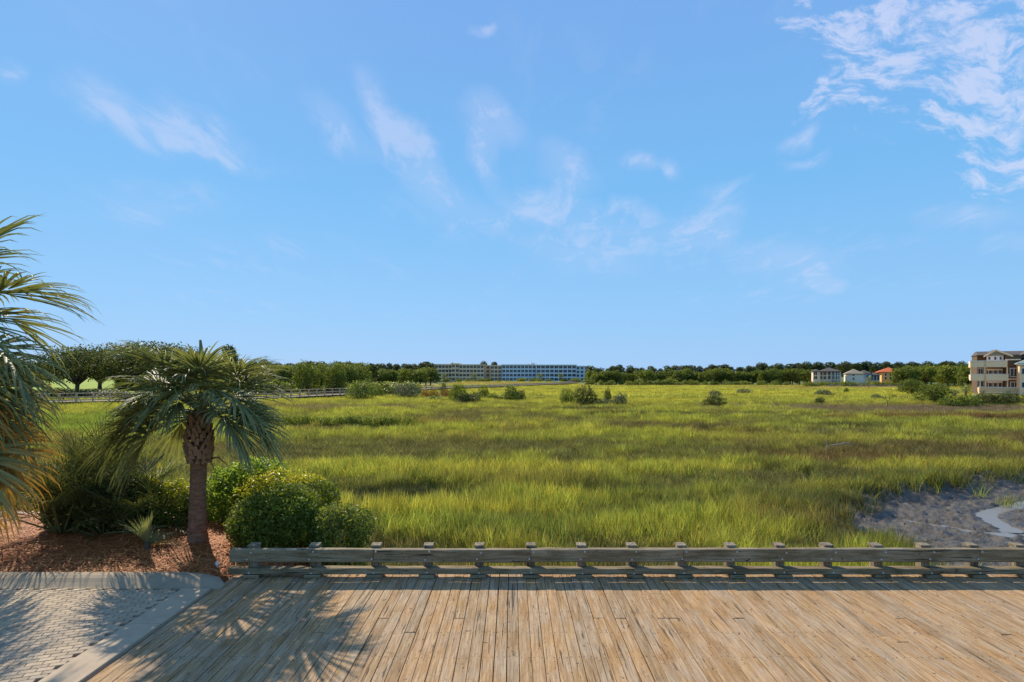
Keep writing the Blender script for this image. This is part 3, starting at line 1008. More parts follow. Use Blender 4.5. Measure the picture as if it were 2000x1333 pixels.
# ------------------------------------------------------------------ foliage
def leaf_cloud(lobes, count, size, rng, shell=0.55, aspect=0.55, face_out=0.5, rough=0.22, zmin=None, bow=0.0):
    L = np.array(lobes, dtype=float)
    ar = (L[:, 3] * L[:, 4] + L[:, 3] * L[:, 5] + L[:, 4] * L[:, 5])
    pick = rng.choice(len(L), count, p=ar / ar.sum())
    d = rng.normal(size=(count, 3)); d /= np.linalg.norm(d, axis=1)[:, None]
    lump = 1 + rough * (fbm(d[:, 0] * 3 + pick * 7.3 + 40, d[:, 1] * 3 + d[:, 2] * 4 + 40, 5, 3) - 0.5) * 2
    r = (1 - shell * rng.random(count) ** 1.6) * lump
    p = L[pick, :3] + d * L[pick, 3:] * r[:, None]
    # drop leaves buried deep inside another lobe
    deep = np.zeros(count, dtype=bool)
    for i in range(len(L)):
        q = (((p - L[i, :3]) / L[i, 3:]) ** 2).sum(1)
        deep |= (q < 0.30)
    ok = ~deep
    if zmin is not None:
        ok &= p[:, 2] > zmin
    p, d = p[ok], d[ok]
    k = len(p)
    nrm = d * face_out + rng.normal(size=(k, 3)) * (1 - face_out) * 0.9
    nrm[:, 2] += 0.15
    nrm /= np.linalg.norm(nrm, axis=1)[:, None]
    t = np.cross(nrm, rng.normal(size=(k, 3))); t /= np.linalg.norm(t, axis=1)[:, None]
    b = np.cross(nrm, t)
    s = size * (0.6 + 0.8 * rng.random((k, 1)))
    v = np.stack([p - t * s, p - b * s * aspect + nrm * s * bow, p + t * s, p + b * s * aspect + nrm * s * bow], 1).reshape(-1, 3)
    return v, np.arange(4 * k).reshape(-1, 4)


M_OAK = leaf_mat('oak_leaf', (0.055, 0.068, 0.020), (0.15, 0.16, 0.045), 0.34, 0.55, 0.2, 0.35)
M_WOOD = leaf_mat('wood_leaf', (0.075, 0.105, 0.024), (0.26, 0.285, 0.055), 0.42, 0.6, 0.15, 0.22)
M_PINE = leaf_mat('pine_leaf', (0.045, 0.062, 0.022), (0.12, 0.14, 0.038), 0.35, 0.55, 0.2, 0.3)
M_SHRUB = leaf_mat('shrub_leaf', (0.095, 0.125, 0.026), (0.28, 0.31, 0.055), 0.42, 0.5, 0.25, 0.8)
M_GREYSH = leaf_mat('grey_shrub_leaf', (0.085, 0.10, 0.055), (0.20, 0.21, 0.12), 0.3, 0.6, 0.2, 0.8)
M_HEDGE = leaf_mat('hedge_leaf', (0.085, 0.115, 0.018), (0.28, 0.32, 0.045), 0.42, 0.5, 0.25, 1.6)
M_YTIP = leaf_mat('yellow_leaf', (0.24, 0.28, 0.03), (0.52, 0.46, 0.05), 0.45, 0.4, 0.3, 3.0)  # yellow tops; on the rounded shrub this colour stands in for sunlight
M_BRIGHT = leaf_mat('bright_leaf', (0.20, 0.29, 0.045), (0.42, 0.50, 0.085), 0.5, 0.45, 0.3, 1.2)
M_RUST = leaf_mat('rust_leaf', (0.22, 0.10, 0.03), (0.42, 0.24, 0.07), 0.3, 0.6, 0.2, 1.0)


def tree_meshes(kind, seed, h, wid, leaves, size):
    """trunk and crown of one tree, base at the origin"""
    rng = np.random.default_rng(seed)
    lobes, tr = [], MB()
    if kind == 'oak':
        fork = h * 0.22
        tr.tube([(0, 0, -0.3), (0.1, 0, fork * 0.5), (0.15, 0.1, fork)], [h * 0.055, h * 0.045, h * 0.042], 8)
        for k in range(13):
            a = k * 2.4 + rng.random() * 0.6
            rr = wid * 0.5 * (0.25 + 0.55 * math.sqrt((k + 0.5) / 13))
            cz = h * (0.74 - 0.36 * (rr / (wid * 0.5)) ** 2 + rng.uniform(-.05, .05))
            c = (rr * math.cos(a), rr * math.sin(a), cz)
            s = wid * rng.uniform(0.17, 0.25)
            lobes.append((*c, s * 1.1, s * 1.1, s * 0.85))
            mid = (c[0] * 0.5, c[1] * 0.5, fork + (cz - fork) * 0.62)
            tr.tube([(0.15, 0.1, fork * 0.92), mid, c], [h * 0.024, h * 0.015, h * 0.005], 5)
    elif kind == 'round':
        fork = h * 0.25
        tr.tube([(0, 0, -0.3), (0, 0.05, fork)], [h * 0.032, h * 0.026], 7)
        for k in range(14):
            a = k * 2.4 + rng.random()
            t = (k + 0.5) / 14
            cz = h * (0.26 + 0.64 * t)
            rr = wid * 0.5 * 0.68 * math.sqrt(max(0.03, 1 - ((t - 0.38) / 0.68) ** 2))
            c = (rr * math.cos(a), rr * math.sin(a), cz)
            s = wid * rng.uniform(0.15, 0.23)
            lobes.append((*c, s, s, s * 0.85))
            tr.tube([(0, 0.05, fork * 0.9), (c[0] * 0.45, c[1] * 0.45, fork + (cz - fork) * 0.6), c], [h * 0.014, h * 0.009, h * 0.004], 5)
    elif kind == 'pine':
        tr.tube([(0, 0, -0.3), (0.1, 0, h * 0.5), (0.0, 0.1, h * 0.95)], [h * 0.020, h * 0.015, h * 0.005], 7)
        for k in range(15):
            t = (k + 0.5) / 15
            cz = h * (0.36 + 0.58 * t)
            a = k * 2.4 + rng.random() * 0.8
            rr = wid * 0.5 * rng.uniform(0.35, 0.8) * (1.05 - 0.75 * t)
            c = (rr * math.cos(a), rr * math.sin(a), cz + rr * 0.15)
            s = wid * rng.uniform(0.17, 0.26)
            lobes.append((*c, s, s, s * 0.62))
            tr.tube([(0.05, 0.05, cz - rr * 0.1), c], [h * 0.006, h * 0.003], 4)
    else:                                   # shrub: many stems, leaves to the ground
        for k in range(12):
            a = k * 2.4 + rng.random()
            t = math.sqrt((k + 0.5) / 12)
            rr = wid * 0.5 * 0.66 * t * rng.uniform(0.7, 1.25)
            cz = h * (0.60 - 0.30 * t * t + rng.uniform(-.20, .16))
            c = (rr * math.cos(a), rr * math.sin(a), cz)
            s = wid * rng.uniform(0.16, 0.23)
            lobes.append((*c, s, s, h * rng.uniform(0.24, 0.34)))
            tr.tube([(c[0] * 0.25, c[1] * 0.25, -0.2), (c[0] * 0.7, c[1] * 0.7, cz * 0.6), c], [h * 0.016, h * 0.011, h * 0.004], 5)
    v, q = leaf_cloud(lobes, leaves, size, rng, 0.75, 0.6, 0.4, 0.55, 0.02)
    crown = np_mesh('crown', v, quads=q)
    trunk = tr.mesh('trunk', True)
    trunk.materials.append(M_BARK)
    return trunk, crown


class Kind:
    def __init__(self, name, kind, h, wid, leaves, size, mat, nvar, seed):
        self.name, self.h, self.wid = name, h, wid
        self.var = []
        for i in range(nvar):
            t, c = tree_meshes(kind, seed + i, h, wid, leaves, size)
            c.materials.append(mat)
            self.var.append((t, c))

    def put(self, x, y, z, hgt, label, group, wide=1.0, cat='tree', name=None):
        t, c = random.choice(self.var)
        e = empty(name or self.name, (x, y, z), random.random() * 6.283)
        s = hgt / self.h
        e.scale = (s * wide, s * wide, s)
        obj('trunk', t, None, e)
        obj('crown', c, None, e)
        return tag(e, label, cat, group)


K_OAK = Kind('oak_tree', 'oak', 12.0, 17.0, 13000, 0.26, M_OAK, 3, 100)
K_ROUND = Kind('broadleaf_tree', 'round', 9.0, 8.0, 2600, 0.34, M_WOOD, 5, 200)
K_MID = Kind('broadleaf_tree', 'round', 8.0, 8.0, 6500, 0.19, M_WOOD, 3, 240)
K_PINE = Kind('pine_tree', 'pine', 13.0, 8.0, 3000, 0.34, M_PINE, 4, 300)
K_BUSH = Kind('shrub', 'shrub', 3.0, 4.6, 1500, 0.20, M_SHRUB, 3, 400)
K_ISLE = Kind('shrub', 'shrub', 3.0, 5.0, 5200, 0.105, M_SHRUB, 3, 430)
K_GREY = Kind('shrub', 'shrub', 3.0, 5.0, 4200, 0.10, M_GREYSH, 2, 460)
K_DARK = Kind('shrub', 'shrub', 3.0, 5.0, 5200, 0.105, M_OAK, 2, 480)
K_STRIP = Kind('low_bush', 'shrub', 1.5, 3.2, 2600, 0.075, M_SHRUB, 3, 520)
K_RUST = Kind('shrub', 'shrub', 1.6, 4.0, 2200, 0.09, M_RUST, 1, 490)


def top_h(d, ytop, zbase):
    return CAM_H + (HZ - ytop) / F_PX * d - zbase


ORD = 'first second third fourth fifth sixth seventh eighth ninth tenth eleventh twelfth thirteenth fourteenth fifteenth sixteenth seventeenth eighteenth nineteenth twentieth'.split()
ORD += ['twenty-' + w_ for w_ in ORD[:9]] + ['thirtieth'] + ['thirty-' + w_ for w_ in ORD[:9]]


def line_of(kind, px0, px1, n, d0, d1, ytop0, ytop1, zb, label, group, wide=(0.9, 1.25), cat='tree', jit=3.0):
    for i in range(n):
        lab = label.format(ORD[i])
        px = px0 + (px1 - px0) * (i + 0.5 + random.uniform(-.42, .42)) / n
        d = random.uniform(d0, d1)
        yt = ytop0 + (ytop1 - ytop0) * (i + 0.5) / n + random.uniform(-jit, jit)
        kind.put((px - 1000) / F_PX * d, d, zb, top_h(d, yt, zb), lab, group, random.uniform(*wide), cat)


# ---- rising golf lawn behind the boardwalk at the left
m, n, out = new_mat('lawn_grass')
g = n.n('ShaderNodeNewGeometry')
ns = n.noise(g.outputs['Position'], 0.25, 5, 0.6)
principled(n, out, n.ramp(ns, [(0.3, (0.22, 0.30, 0.035)), (0.7, (0.33, 0.41, 0.05))]), 0.9, 0.1, n.noise(g.outputs['Position'], 3.0, 4, 0.7), 0.4, 0.05)
lx, ly = np.linspace(-420, -38, 60), np.linspace(112, 420, 50)
X, Y = np.meshgrid(lx, ly)
xf, yf = X.ravel(), Y.ravel()
rise = np.clip((yf - 116) / 104, 0, 1) * np.clip((-0.46 - xf / yf) / 0.10, 0, 1)
zf = -1.7 + 4.3 * rise * rise * (3 - 2 * rise) + 0.5 * (fbm(xf * 0.03, yf * 0.03, 12, 3) - 0.5) * rise
ii = np.arange(3000).reshape(50, 60)
o = obj('lawn', np_mesh('lawn', np.stack([xf, yf, zf], 1), quads=np.stack([ii[:-1, :-1], ii[:-1, 1:], ii[1:, 1:], ii[1:, :-1]], -1).reshape(-1, 4), smooth=True), m)
tag(o, 'bright mown lawn rising behind the oaks at the left', 'lawn', kind='structure')

# ---- left: big oaks
G = 'oaks behind the boardwalk'
for (px, d, yt, wide, lab) in ((-60, 118, 690, 1.1, 'dark spreading oak mostly hidden behind the left palm fronds'), (60, 122, 700, 1.0, 'low dark oak crown seen through the left palm fronds'),
                               (150, 112, 672, 0.85, 'dark spreading oak with a stout trunk before the bright lawn, leftmost clear crown'),
                               (232, 130, 668, 0.95, 'dark oak between the stout trunked oak and the tallest crown'), (300, 124, 664, 1.0, 'tallest oak crown, directly behind the upper left fan of the palm'),
                               (352, 136, 674, 0.7, 'oak crown just left of the palm spear leaf'), (430, 142, 690, 0.7, 'lower oak crown behind the right half of the palm'), (195, 150, 690, 1.1, 'shaded oak in the second row behind the stout trunked oak')):
    K_OAK.put((px - 1000) / F_PX * d, d, -0.9, top_h(d, yt, -0.9), lab, G, wide)
t = K_PINE.put((447 - 1000) / F_PX * 140, 140, -0.9, top_h(140, 676, -0.9), 'thin open crowned pine behind the right side of the palm', 'pines', 0.8)
line_of(K_PINE, -40, 520, 20, 230, 300, 708, 702, 0.5, '{} dark tree from the left far behind the big oaks', 'far trees behind the left oaks', (1.0, 1.4))
line_of(K_DARK, 20, 235, 11, 101, 108, 761, 760, -1.3, '{} low dark shrub from the left between boardwalk and oaks', 'shrubs behind the boardwalk', (1.6, 2.6), 'shrub', 2)
line_of(K_MID, 238, 500, 11, 110, 126, 733, 724, -1.3, '{} dark low tree from the left behind the palm crown', 'low trees behind the palm crown', (1.0, 1.5), 'tree', 5)
# ---- middle left wood, behind the boardwalk
line_of(K_PINE, 490, 730, 14, 165, 190, 711, 707, -1.2, '{} dark back row tree from the left behind the boardwalk railing', 'trees behind the boardwalk', (1.0, 1.5))
line_of(K_MID, 495, 705, 14, 128, 150, 717, 711, -1.3, '{} olive green front row tree from the left behind the boardwalk railing', 'trees behind the boardwalk', (0.9, 1.2))
line_of(K_BUSH, 500, 800, 12, 116, 128, 742, 744, -1.4, '{} light green shrub from the left below the wood behind the railing', 'shrubs behind the boardwalk', (1.0, 1.5), 'shrub')
K_MID.put((600 - 1000) / F_PX * 118, 118, -1.4, top_h(118, 708, -1.4), 'tall pale green tree behind the clear stretch of boardwalk railing', None, 0.8)
K_MID.put((655 - 1000) / F_PX * 121, 121, -1.4, top_h(121, 713, -1.4), 'dark rounded tree right of the tall pale tree behind the railing', None, 0.8)
# ---- left of the condominium
line_of(K_PINE, 700, 850, 14, 300, 345, 713, 708, -1.0, '{} dark back tree from the left in wood before the beige apartments', 'trees left of the apartments', (1.0, 1.5))
line_of(K_ROUND, 690, 850, 14, 230, 265, 724, 719, -1.3, '{} green front tree from the left in wood before the beige apartments', 'trees left of the apartments', (1.0, 1.4))
line_of(K_BUSH, 720, 1150, 26, 322, 338, 740, 739, -1.2, '{} low shrub from the left at the foot of the apartments', 'shrubs before the apartments', (1.2, 2.0), 'shrub', 2.5)
line_of(K_PINE, 850, 1060, 4, 430, 470, 710, 711, -1.0, '{} tree top from the left showing above the apartment roofs', 'trees behind the apartments', (0.9, 1.3), jit=5)
# ---- right: long wood from the apartments to the houses
line_of(K_PINE, 1145, 1530, 36, 255, 275, 718, 713, -1.2, '{} dark back row tree right of the blue apartments', 'wood between apartments and houses', (1.0, 1.5), jit=4)
line_of(K_ROUND, 1150, 1525, 30, 236, 250, 726, 722, -1.4, '{} bright green front row tree right of the blue apartments', 'wood between apartments and houses', (1.0, 1.45), jit=4)
line_of(K_BUSH, 1150, 1540, 30, 226, 236, 742, 742, -1.5, '{} shore shrub right of the blue apartments, below the wood', 'shore shrubs', (0.7, 1.5), 'shrub', 5)
line_of(K_PINE, 1520, 1920, 38, 262, 295, 712, 709, -1.2, '{} dark tall tree from the left behind the small houses', 'wood behind the houses', (1.0, 1.5), jit=4)
line_of(K_ROUND, 1500, 1590, 8, 236, 250, 722, 722, -1.4, '{} green tree from the left, just before the beige balconied house', 'trees left of the houses', (1.0, 1.3))
line_of(K_ROUND, 1762, 1960, 16, 195, 225, 713, 716, -1.4, '{} green tree right of the orange house', 'trees right of the houses', (1.0, 1.3), jit=4)
line_of(K_BUSH, 1580, 1770, 18, 203, 212, 745, 745, -1.5, '{} shrub from the left in front of the small houses', 'shrubs before the houses', (1.1, 1.9), 'shrub', 3)
line_of(K_ROUND, 1880, 2150, 9, 165, 190, 712, 705, -1.4, '{} tree from the left partly hidden behind the shingled house', 'trees behind the shingled house', (0.9, 1.2))

# ---- shrubs standing out on the marsh
def isle(kind, px, ybase, ytop, wpx, lab, group=None, cat='shrub', z=MZ, name=None):
    d = (CAM_H - z - 0.55) * F_PX / (ybase - HZ)      # the grass hides the lowest half metre
    h = top_h(d, ytop, z)
    wide = (wpx / F_PX * d) / (kind.wid * h / kind.h)
    return kind.put((px - 1000) / F_PX * d, d, z, h, lab, group, wide, cat, name)


isle(K_ISLE, 705, 778, 738, 62, 'round leafy marsh shrub at the right end of the boardwalk railing')
isle(K_GREY, 790, 775, 743, 66, 'wide grey green marsh shrub right of the boardwalk railing')
isle(K_ISLE, 735, 772, 748, 40, 'small shrub between the two large marsh shrubs by the boardwalk')
isle(K_ISLE, 893, 782, 742, 38, 'upright pale tree-like shrub before the beige apartments')
isle(K_DARK, 915, 783, 764, 60, 'low dark shrub at the foot of the upright pale shrub')
isle(K_GREY, 866, 772, 741, 14, 'thin grey bare bush left of the upright pale shrub')
isle(K_ISLE, 945, 774, 752, 28, 'narrow shrub between the pale upright shrub and the one before the blue apartments')
isle(K_ISLE, 1000, 779, 752, 46, 'green shrub on the marsh in front of the blue apartments')
isle(K_DARK, 1015, 778, 759, 26, 'dark low bush right against the green shrub before the blue apartments')
for i, px in enumerate((832, 848, 872, 885)):
    isle(K_RUST, px, 773, 759, 24, '%s rusty orange bush from the left on the bank before the beige apartments' % ORD[i], 'rusty bushes')
for i, (px, wpx, yt) in enumerate(((850, 50, 771), (925, 36, 770), (960, 40, 768), (980, 44, 770))):
    isle(K_BUSH, px, 779, yt, wpx, '%s low bright green bush from the left on the bank before the apartments' % ORD[i], 'bank bushes')
isle(K_ISLE, 1107, 786, 758, 40, 'sprawling left bush of the marsh thicket right of centre')
isle(K_DARK, 1143, 788, 751, 56, 'tall dark middle bush of the marsh thicket right of centre')
isle(K_GREY, 1175, 788, 775, 50, 'low grey brown bush joining the marsh thicket right of centre')
isle(K_DARK, 1187, 782, 757, 17, 'small upright dark bush in the marsh thicket right of centre')
isle(K_GREY, 1212, 790, 764, 34, 'grey right end bush of the marsh thicket right of centre')
isle(K_DARK, 1396, 790, 767, 50, 'round dark bush alone on the marsh, halfway to the houses')
isle(K_GREY, 1398, 772, 760, 30, 'small grey bush just behind the round dark bush')
isle(K_GREY, 1455, 767, 757, 32, 'small brown grey bush right of the round dark bush')
isle(K_GREY, 1610, 770, 759, 38, 'low brown grey bush on the marsh below the beige house')
isle(K_DARK, 1600, 785, 774, 22, 'small dark bush on the marsh below the low brown bush')
isle(K_BUSH, 1652, 765, 756, 11, 'tiny green bush on the marsh below the white house')
isle(K_GREY, 1713, 778, 767, 22, 'low brown bush on the marsh below the orange house')
isle(K_BUSH, 1745, 776, 769, 14, 'tiny olive bush right of the low brown bush on the marsh')
isle(K_MID, 1780, 769, 742, 46, 'dark rounded tree at the end of the pale shore walk')
isle(K_MID, 1824, 785, 750, 62, 'bright green rounded tree left of the shingled house')
for i, (px, yb, yt, wpx) in enumerate(((1795, 782, 771, 30), (1850, 790, 772, 36), (1880, 790, 768, 34), (1900, 789, 770, 34))):
    isle(K_BUSH, px, yb, yt, wpx, '%s light green bush from the left on the bank by the shingled house' % ORD[i], 'bank bushes by the shingled house')
for i, (px, wpx) in enumerate(((1925, 46), (1952, 46), (1975, 40), (2020, 50), (2060, 50))):
    isle(K_DARK, px, 787, 765.5, wpx, '%s dark hedge bush from the left under the lowest balcony' % ORD[i], 'hedge under the balcony')

# ---- strip of low bright bushes on the open marsh left of the middle
for i in range(13):
    isle(K_STRIP, 560 + i * 19.5 + random.uniform(-4, 4), 826, 806 + random.uniform(-2, 4), random.uniform(30, 46), '%s low bright bush from the left in the green strip on the marsh' % ORD[i], 'green strip of low bushes')

# ------------------------------------------------------------------ near shrubs beside the deck
def near_bush(name, lobes, count, size, mat, label, top=None, loc=(0, 0, 0), seed=1, shell=0.35, stems=9):
    rng = np.random.default_rng(seed)
    e = empty(name, loc)
    extra = []
    for k in range(70):
        l = lobes[int(rng.integers(len(lobes)))]
        dv = rng.normal(size=3); dv[2] = abs(dv[2]) * 0.8; dv /= np.linalg.norm(dv)
        sc_ = rng.uniform(0.98, 1.12)
        extra.append((l[0] + dv[0] * l[3] * sc_, l[1] + dv[1] * l[4] * sc_, l[2] + dv[2] * l[5] * sc_, rng.uniform(.03, .07), rng.uniform(.03, .07), rng.uniform(.06, .14)))
    v, q = leaf_cloud(lobes, count, size, rng, shell, 0.52, 0.35, 0.26, -0.3, 0.12)
    v2, q2 = leaf_cloud(extra, int(count * 0.06), size, rng, 0.9, 0.5, 0.3, 0.2, -0.3, 0.12)
    v = np.concatenate([v, v2]); q = np.arange(len(v)).reshape(-1, 4)
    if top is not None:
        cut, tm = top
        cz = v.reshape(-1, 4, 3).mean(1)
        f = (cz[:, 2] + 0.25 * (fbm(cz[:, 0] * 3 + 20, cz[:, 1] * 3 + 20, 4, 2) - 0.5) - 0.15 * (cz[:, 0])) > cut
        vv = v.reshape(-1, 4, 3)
        for nm, sel, mt in (('foliage', ~f, mat), ('yellow_foliage', f, tm)):
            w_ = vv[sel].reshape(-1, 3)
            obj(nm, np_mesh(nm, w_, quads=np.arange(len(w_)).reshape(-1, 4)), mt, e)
    else:
        obj('foliage', np_mesh('foliage', v, quads=q), mat, e)
    st = MB()
    for k in range(stems):
        l = lobes[k % len(lobes)]
        a = rng.random() * 6.28
        st.tube([(l[0] * 0.5, l[1] * 0.5, -0.3), (l[0] * 0.9, l[1] * 0.9, l[2] * 0.6), (l[0] + l[3] * 0.6 * math.cos(a), l[1] + l[4] * 0.6 * math.sin(a), l[2] + l[5] * 0.3)], [0.022, 0.016, 0.006], 5)
    st.build('stems', M_BARK, e, smooth=True)
    return tag(e, label, 'shrub')


def pos_at(px, py, d):
    v = at(px, py, d)
    return v


p = at(538, 1075, 10.35)
near_bush('clipped_shrub', [(0, 0, .52, .80, .72, .60), (-.35, -.05, .42, .48, .5, .5), (.38, 0, .42, .46, .5, .5), (.1, .2, .70, .62, .5, .42)], 30000, 0.026, M_HEDGE,
          'clipped dense green shrub right behind the left end of the rail', None, (p.x, p.y, 0.0), 11)
p = at(560, 1010, 11.7)
near_bush('clipped_shrub', [(-.25, 0, .62, .82, .7, .62), (.45, 0, .60, .60, .6, .52), (0, .1, .4, .9, .7, .5)], 24000, 0.028, M_HEDGE,
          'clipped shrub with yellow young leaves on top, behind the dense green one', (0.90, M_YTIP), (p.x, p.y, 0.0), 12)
p = at(668, 1075, 10.2)
near_bush('loose_shrub', [(0, 0, .30, .42, .45, .55), (.22, .1, .45, .34, .4, .36), (-.2, 0, .5, .36, .4, .38), (.05, -.05, -.2, .5, .45, .5), (-.3, .3, .1, .5, .5, .6)], 13000, 0.030, M_SHRUB,
          'loose open shrub behind the rail, right of the clipped ones', None, (p.x, p.y, -0.02), 13, 0.6)
p = at(492, 1015, 12.1)
near_bush('bright_shrub', [(0, 0, .40, .85, .7, .55), (-.6, 0, .30, .5, .5, .6), (.55, 0, .35, .5, .5, .45), (.1, .1, .75, .6, .5, .42), (-.3, .1, .62, .5, .5, .45), (0, 0, -.3, 1.0, .7, .6)], 24000, 0.038, M_BRIGHT,
          'bright light green shrub just right of the palm trunk', None, (p.x, p.y, 0.20), 14, 0.45)
p = at(335, 1020, 11.6)
near_bush('rounded_shrub', [(0, 0, .40, .55, .55, .52), (-.5, 0, .42, .6, .5, .52), (-.1, .1, .2, .6, .5, .5)], 16000, 0.028, M_HEDGE,
          'rounded dark shrub with a sunlit rim painted yellow left of the palm trunk', (0.62, M_YTIP), (p.x, p.y, 0.1), 15)  # sunlight on the upper rim is put into the leaf colour
p = at(215, 1050, 11.3)
near_bush('dark_shrub', [(0, 0, .50, 1.0, .6, .65), (-.7, 0, .40, .6, .5, .55), (.5, 0, .35, .5, .5, .5)], 16000, 0.040, M_OAK,
          'dark shrub mass under the palmettos at the left', None, (p.x, p.y, 0.1), 16, 0.5)

# ------------------------------------------------------------------ palms
M_FROND = leaf_mat('palm_leaf', (0.165, 0.182, 0.075), (0.32, 0.335, 0.145), 0.24, 0.58, 0.25, 1.5, (0.66, 0.30, 0.04))
M_FROND2 = leaf_mat('palmetto_leaf', (0.055, 0.068, 0.024), (0.125, 0.14, 0.048), 0.25, 0.5, 0.3, 1.5, (0.45, 0.24, 0.05))
M_PETIOLE = simple_mat('petiole', (0.16, 0.17, 0.06), 0.5, 0.2, 8)
M_DEAD = simple_mat('dead_petiole', (0.22, 0.12, 0.065), 0.8, 0.3, 12)
UP = Vector((0, 0, 1))


def frond_mesh(az, el, pet, blade, droop, rng, nseg=50, steps=7, wide=0.054, fold=0.35, spread=118, age=0.0, pet_bend=0.6, tip_bend=1.0):
    """one fan leaf: stalk, then pleated segments that fall over at their tips; returns stalk MB and blade mesh, base at the origin"""
    d = Vector((math.cos(R(az)) * math.cos(R(el)), math.sin(R(az)) * math.cos(R(el)), math.sin(R(el))))
    p = Vector((0, 0, 0))
    pts = [p.copy()]
    for i in range(8):
        d = (d + Vector((0, 0, -1)) * pet_bend * droop / 8 * ((i + 1) / 8)).normalized()
        p = p + d * pet / 8
        pts.append(p.copy())
    st = MB().tube(pts, [0.024 - 0.0018 * i for i in range(9)], 5)
    side = d.cross(UP)
    if side.length < 1e-3:
        side = Vector((1, 0, 0))
    side.normalize()
    # the rib bends on into the blade
    costa, cd, cp = [(p.copy(), d.copy())], d.copy(), p.copy()
    for i in range(6):
        cd = (cd + Vector((0, 0, -1)) * 0.16 * droop).normalized()
        cp = cp + cd * blade * 0.055
        costa.append((cp.copy(), cd.copy()))
    vs, quads, ages = [], [], []
    roll = rng.uniform(-0.25, 0.25)
    for i in range(nseg):
        s = -1 + 2 * (i + 0.5) / nseg
        ang = R(spread) * s + rng.normal(0, 0.02)
        ci = int(round((1 - abs(s)) * 6))
        q, f = costa[ci]
        nrm = side.cross(f).normalized()
        sd_ = (side * math.cos(roll) + nrm * math.sin(roll))
        dd = (f * math.cos(ang) + sd_ * math.sin(ang) + nrm * fold * abs(math.sin(ang))).normalized()
        Ls = blade * (0.70 + 0.30 * math.cos(ang * 0.62)) * rng.uniform(0.88, 1.08)
        seg_droop = droop * rng.uniform(0.6, 1.4)
        kink = rng.uniform(0.5, 0.8)
        q = q.copy()
        b = len(vs)
        a_off = rng.uniform(-0.15, 0.15)
        for k in range(steps + 1):
            t = k / steps
            wd = wide * min(1.0, 0.25 + 2.6 * t) * max(0.0, 1 - t) ** 0.65
            wdir = nrm.cross(dd)
            if wdir.length < 1e-3:
                wdir = side.copy()
            wdir.normalize()
            n2 = wdir.cross(dd).normalized()
            vs += [tuple(q - wdir * wd * 0.5), tuple(q + n2 * wd * 0.28), tuple(q + wdir * wd * 0.5)]
            av = min(1.0, max(0.0, age * 1.6 * (t + a_off) - 0.45)) if age > 0 else 0.0
            ages += [av, av, av]
            q = q + dd * Ls / steps
            g = 0.27 * seg_droop * t * (1.0 + (2.6 * tip_bend if t > kink else 0.0))
            dd = (dd + Vector((0, 0, -1)) * g + Vector((rng.normal(0, .02), rng.normal(0, .02), 0))).normalized()
        for k in range(steps):
            for j in range(2):
                quads.append((b + 3 * k + j, b + 3 * k + j + 1, b + 3 * k + 3 + j + 1, b + 3 * k + 3 + j))
    return st, np_mesh('frond_blade', vs, quads=quads, attrs={'age': ('FLOAT', np.array(ages, dtype=np.float32))})


def add_frond(parent, base, rng, mat=None, stalk=None, **kw):
    st, me = frond_mesh(rng=rng, **kw)
    o = obj('frond', me, mat or M_FROND, parent, base)
    obj('stalk', st.mesh('stalk', True), stalk or M_PETIOLE, o)
    return o


def trunk_mesh(h, r0, r1, lean=(0.0, 0.0), rings=40, k=20, seed=1):
    rng = np.random.default_rng(seed)
    vs, fs = [], []
    for i in range(rings + 1):
        t = i / rings
        r = r0 + (r1 - r0) * t + 0.05 * math.exp(-t * 12) + rng.uniform(-.004, .004)
        for j in range(k):
            a = 6.2832 * j / k
            rr = r * (1 + 0.025 * math.sin(3 * a + t * 9)) + (0.006 if i % 2 else -0.004) + rng.uniform(-.003, .003)
            vs.append((lean[0] * t * t + rr * math.cos(a), lean[1] * t * t + rr * math.sin(a), h * t))
    for i in range(rings):
        for j in range(k):
            j2 = (j + 1) % k
            fs.append((i * k + j, i * k + j2, (i + 1) * k + j2, (i + 1) * k + j))
    fs.append(tuple(range(rings * k, rings * k + k)))
    me = bpy.data.meshes.new('trunk')
    me.from_pydata(vs, [], fs)
    return me


m, n, out = new_mat('palm_trunk')
g = n.n('ShaderNodeNewGeometry')
v1 = n.noise(n.mapping(g.outputs['Position'], scale=(1, 1, 4.0)), 9.0, 6, 0.7, 0.3)
v2 = n.noise(n.mapping(g.outputs['Position'], scale=(3.5, 3.5, 0.6)), 14.0, 5, 0.7)
c = n.ramp(v1, [(0.3, (0.13, 0.068, 0.038)), (0.55, (0.28, 0.15, 0.088)), (0.75, (0.42, 0.25, 0.155))])
c = n.mix(n.math('MULTIPLY', n.smooth(v2, 0.56, 0.68), 0.6), c, (0.07, 0.045, 0.03, 1))
principled(n, out, c, 0.9, 0.15, v1, 0.7, 0.03)
M_TRUNK = m

boot = MB()
bp_, bf_ = [], []
for k, (zz, hw, th_) in enumerate(((0, .055, .030), (.07, .042, .022), (.14, .030, .016), (.185, .024, .011))):
    for (sx, sy) in ((-1, -1), (1, -1), (1, 1), (-1, 1)):
        bp_.append((sx * hw, sy * th_ - 0.03 - 0.5 * zz ** 1.3, zz))
for k in range(3):
    for j in range(4):
        j2 = (j + 1) % 4
        bf_.append((k * 4 + j, k * 4 + j2, (k + 1) * 4 + j2, (k + 1) * 4 + j))
bf_ += [(3, 2, 1, 0), (12, 13, 14, 15)]
boot.poly(bp_, bf_)
boot_me = boot.mesh('leaf_base')
boot_me.materials.append(simple_mat('boot', (0.34, 0.205, 0.12), 0.85, 0.5, 14, 0.15, 0.5))


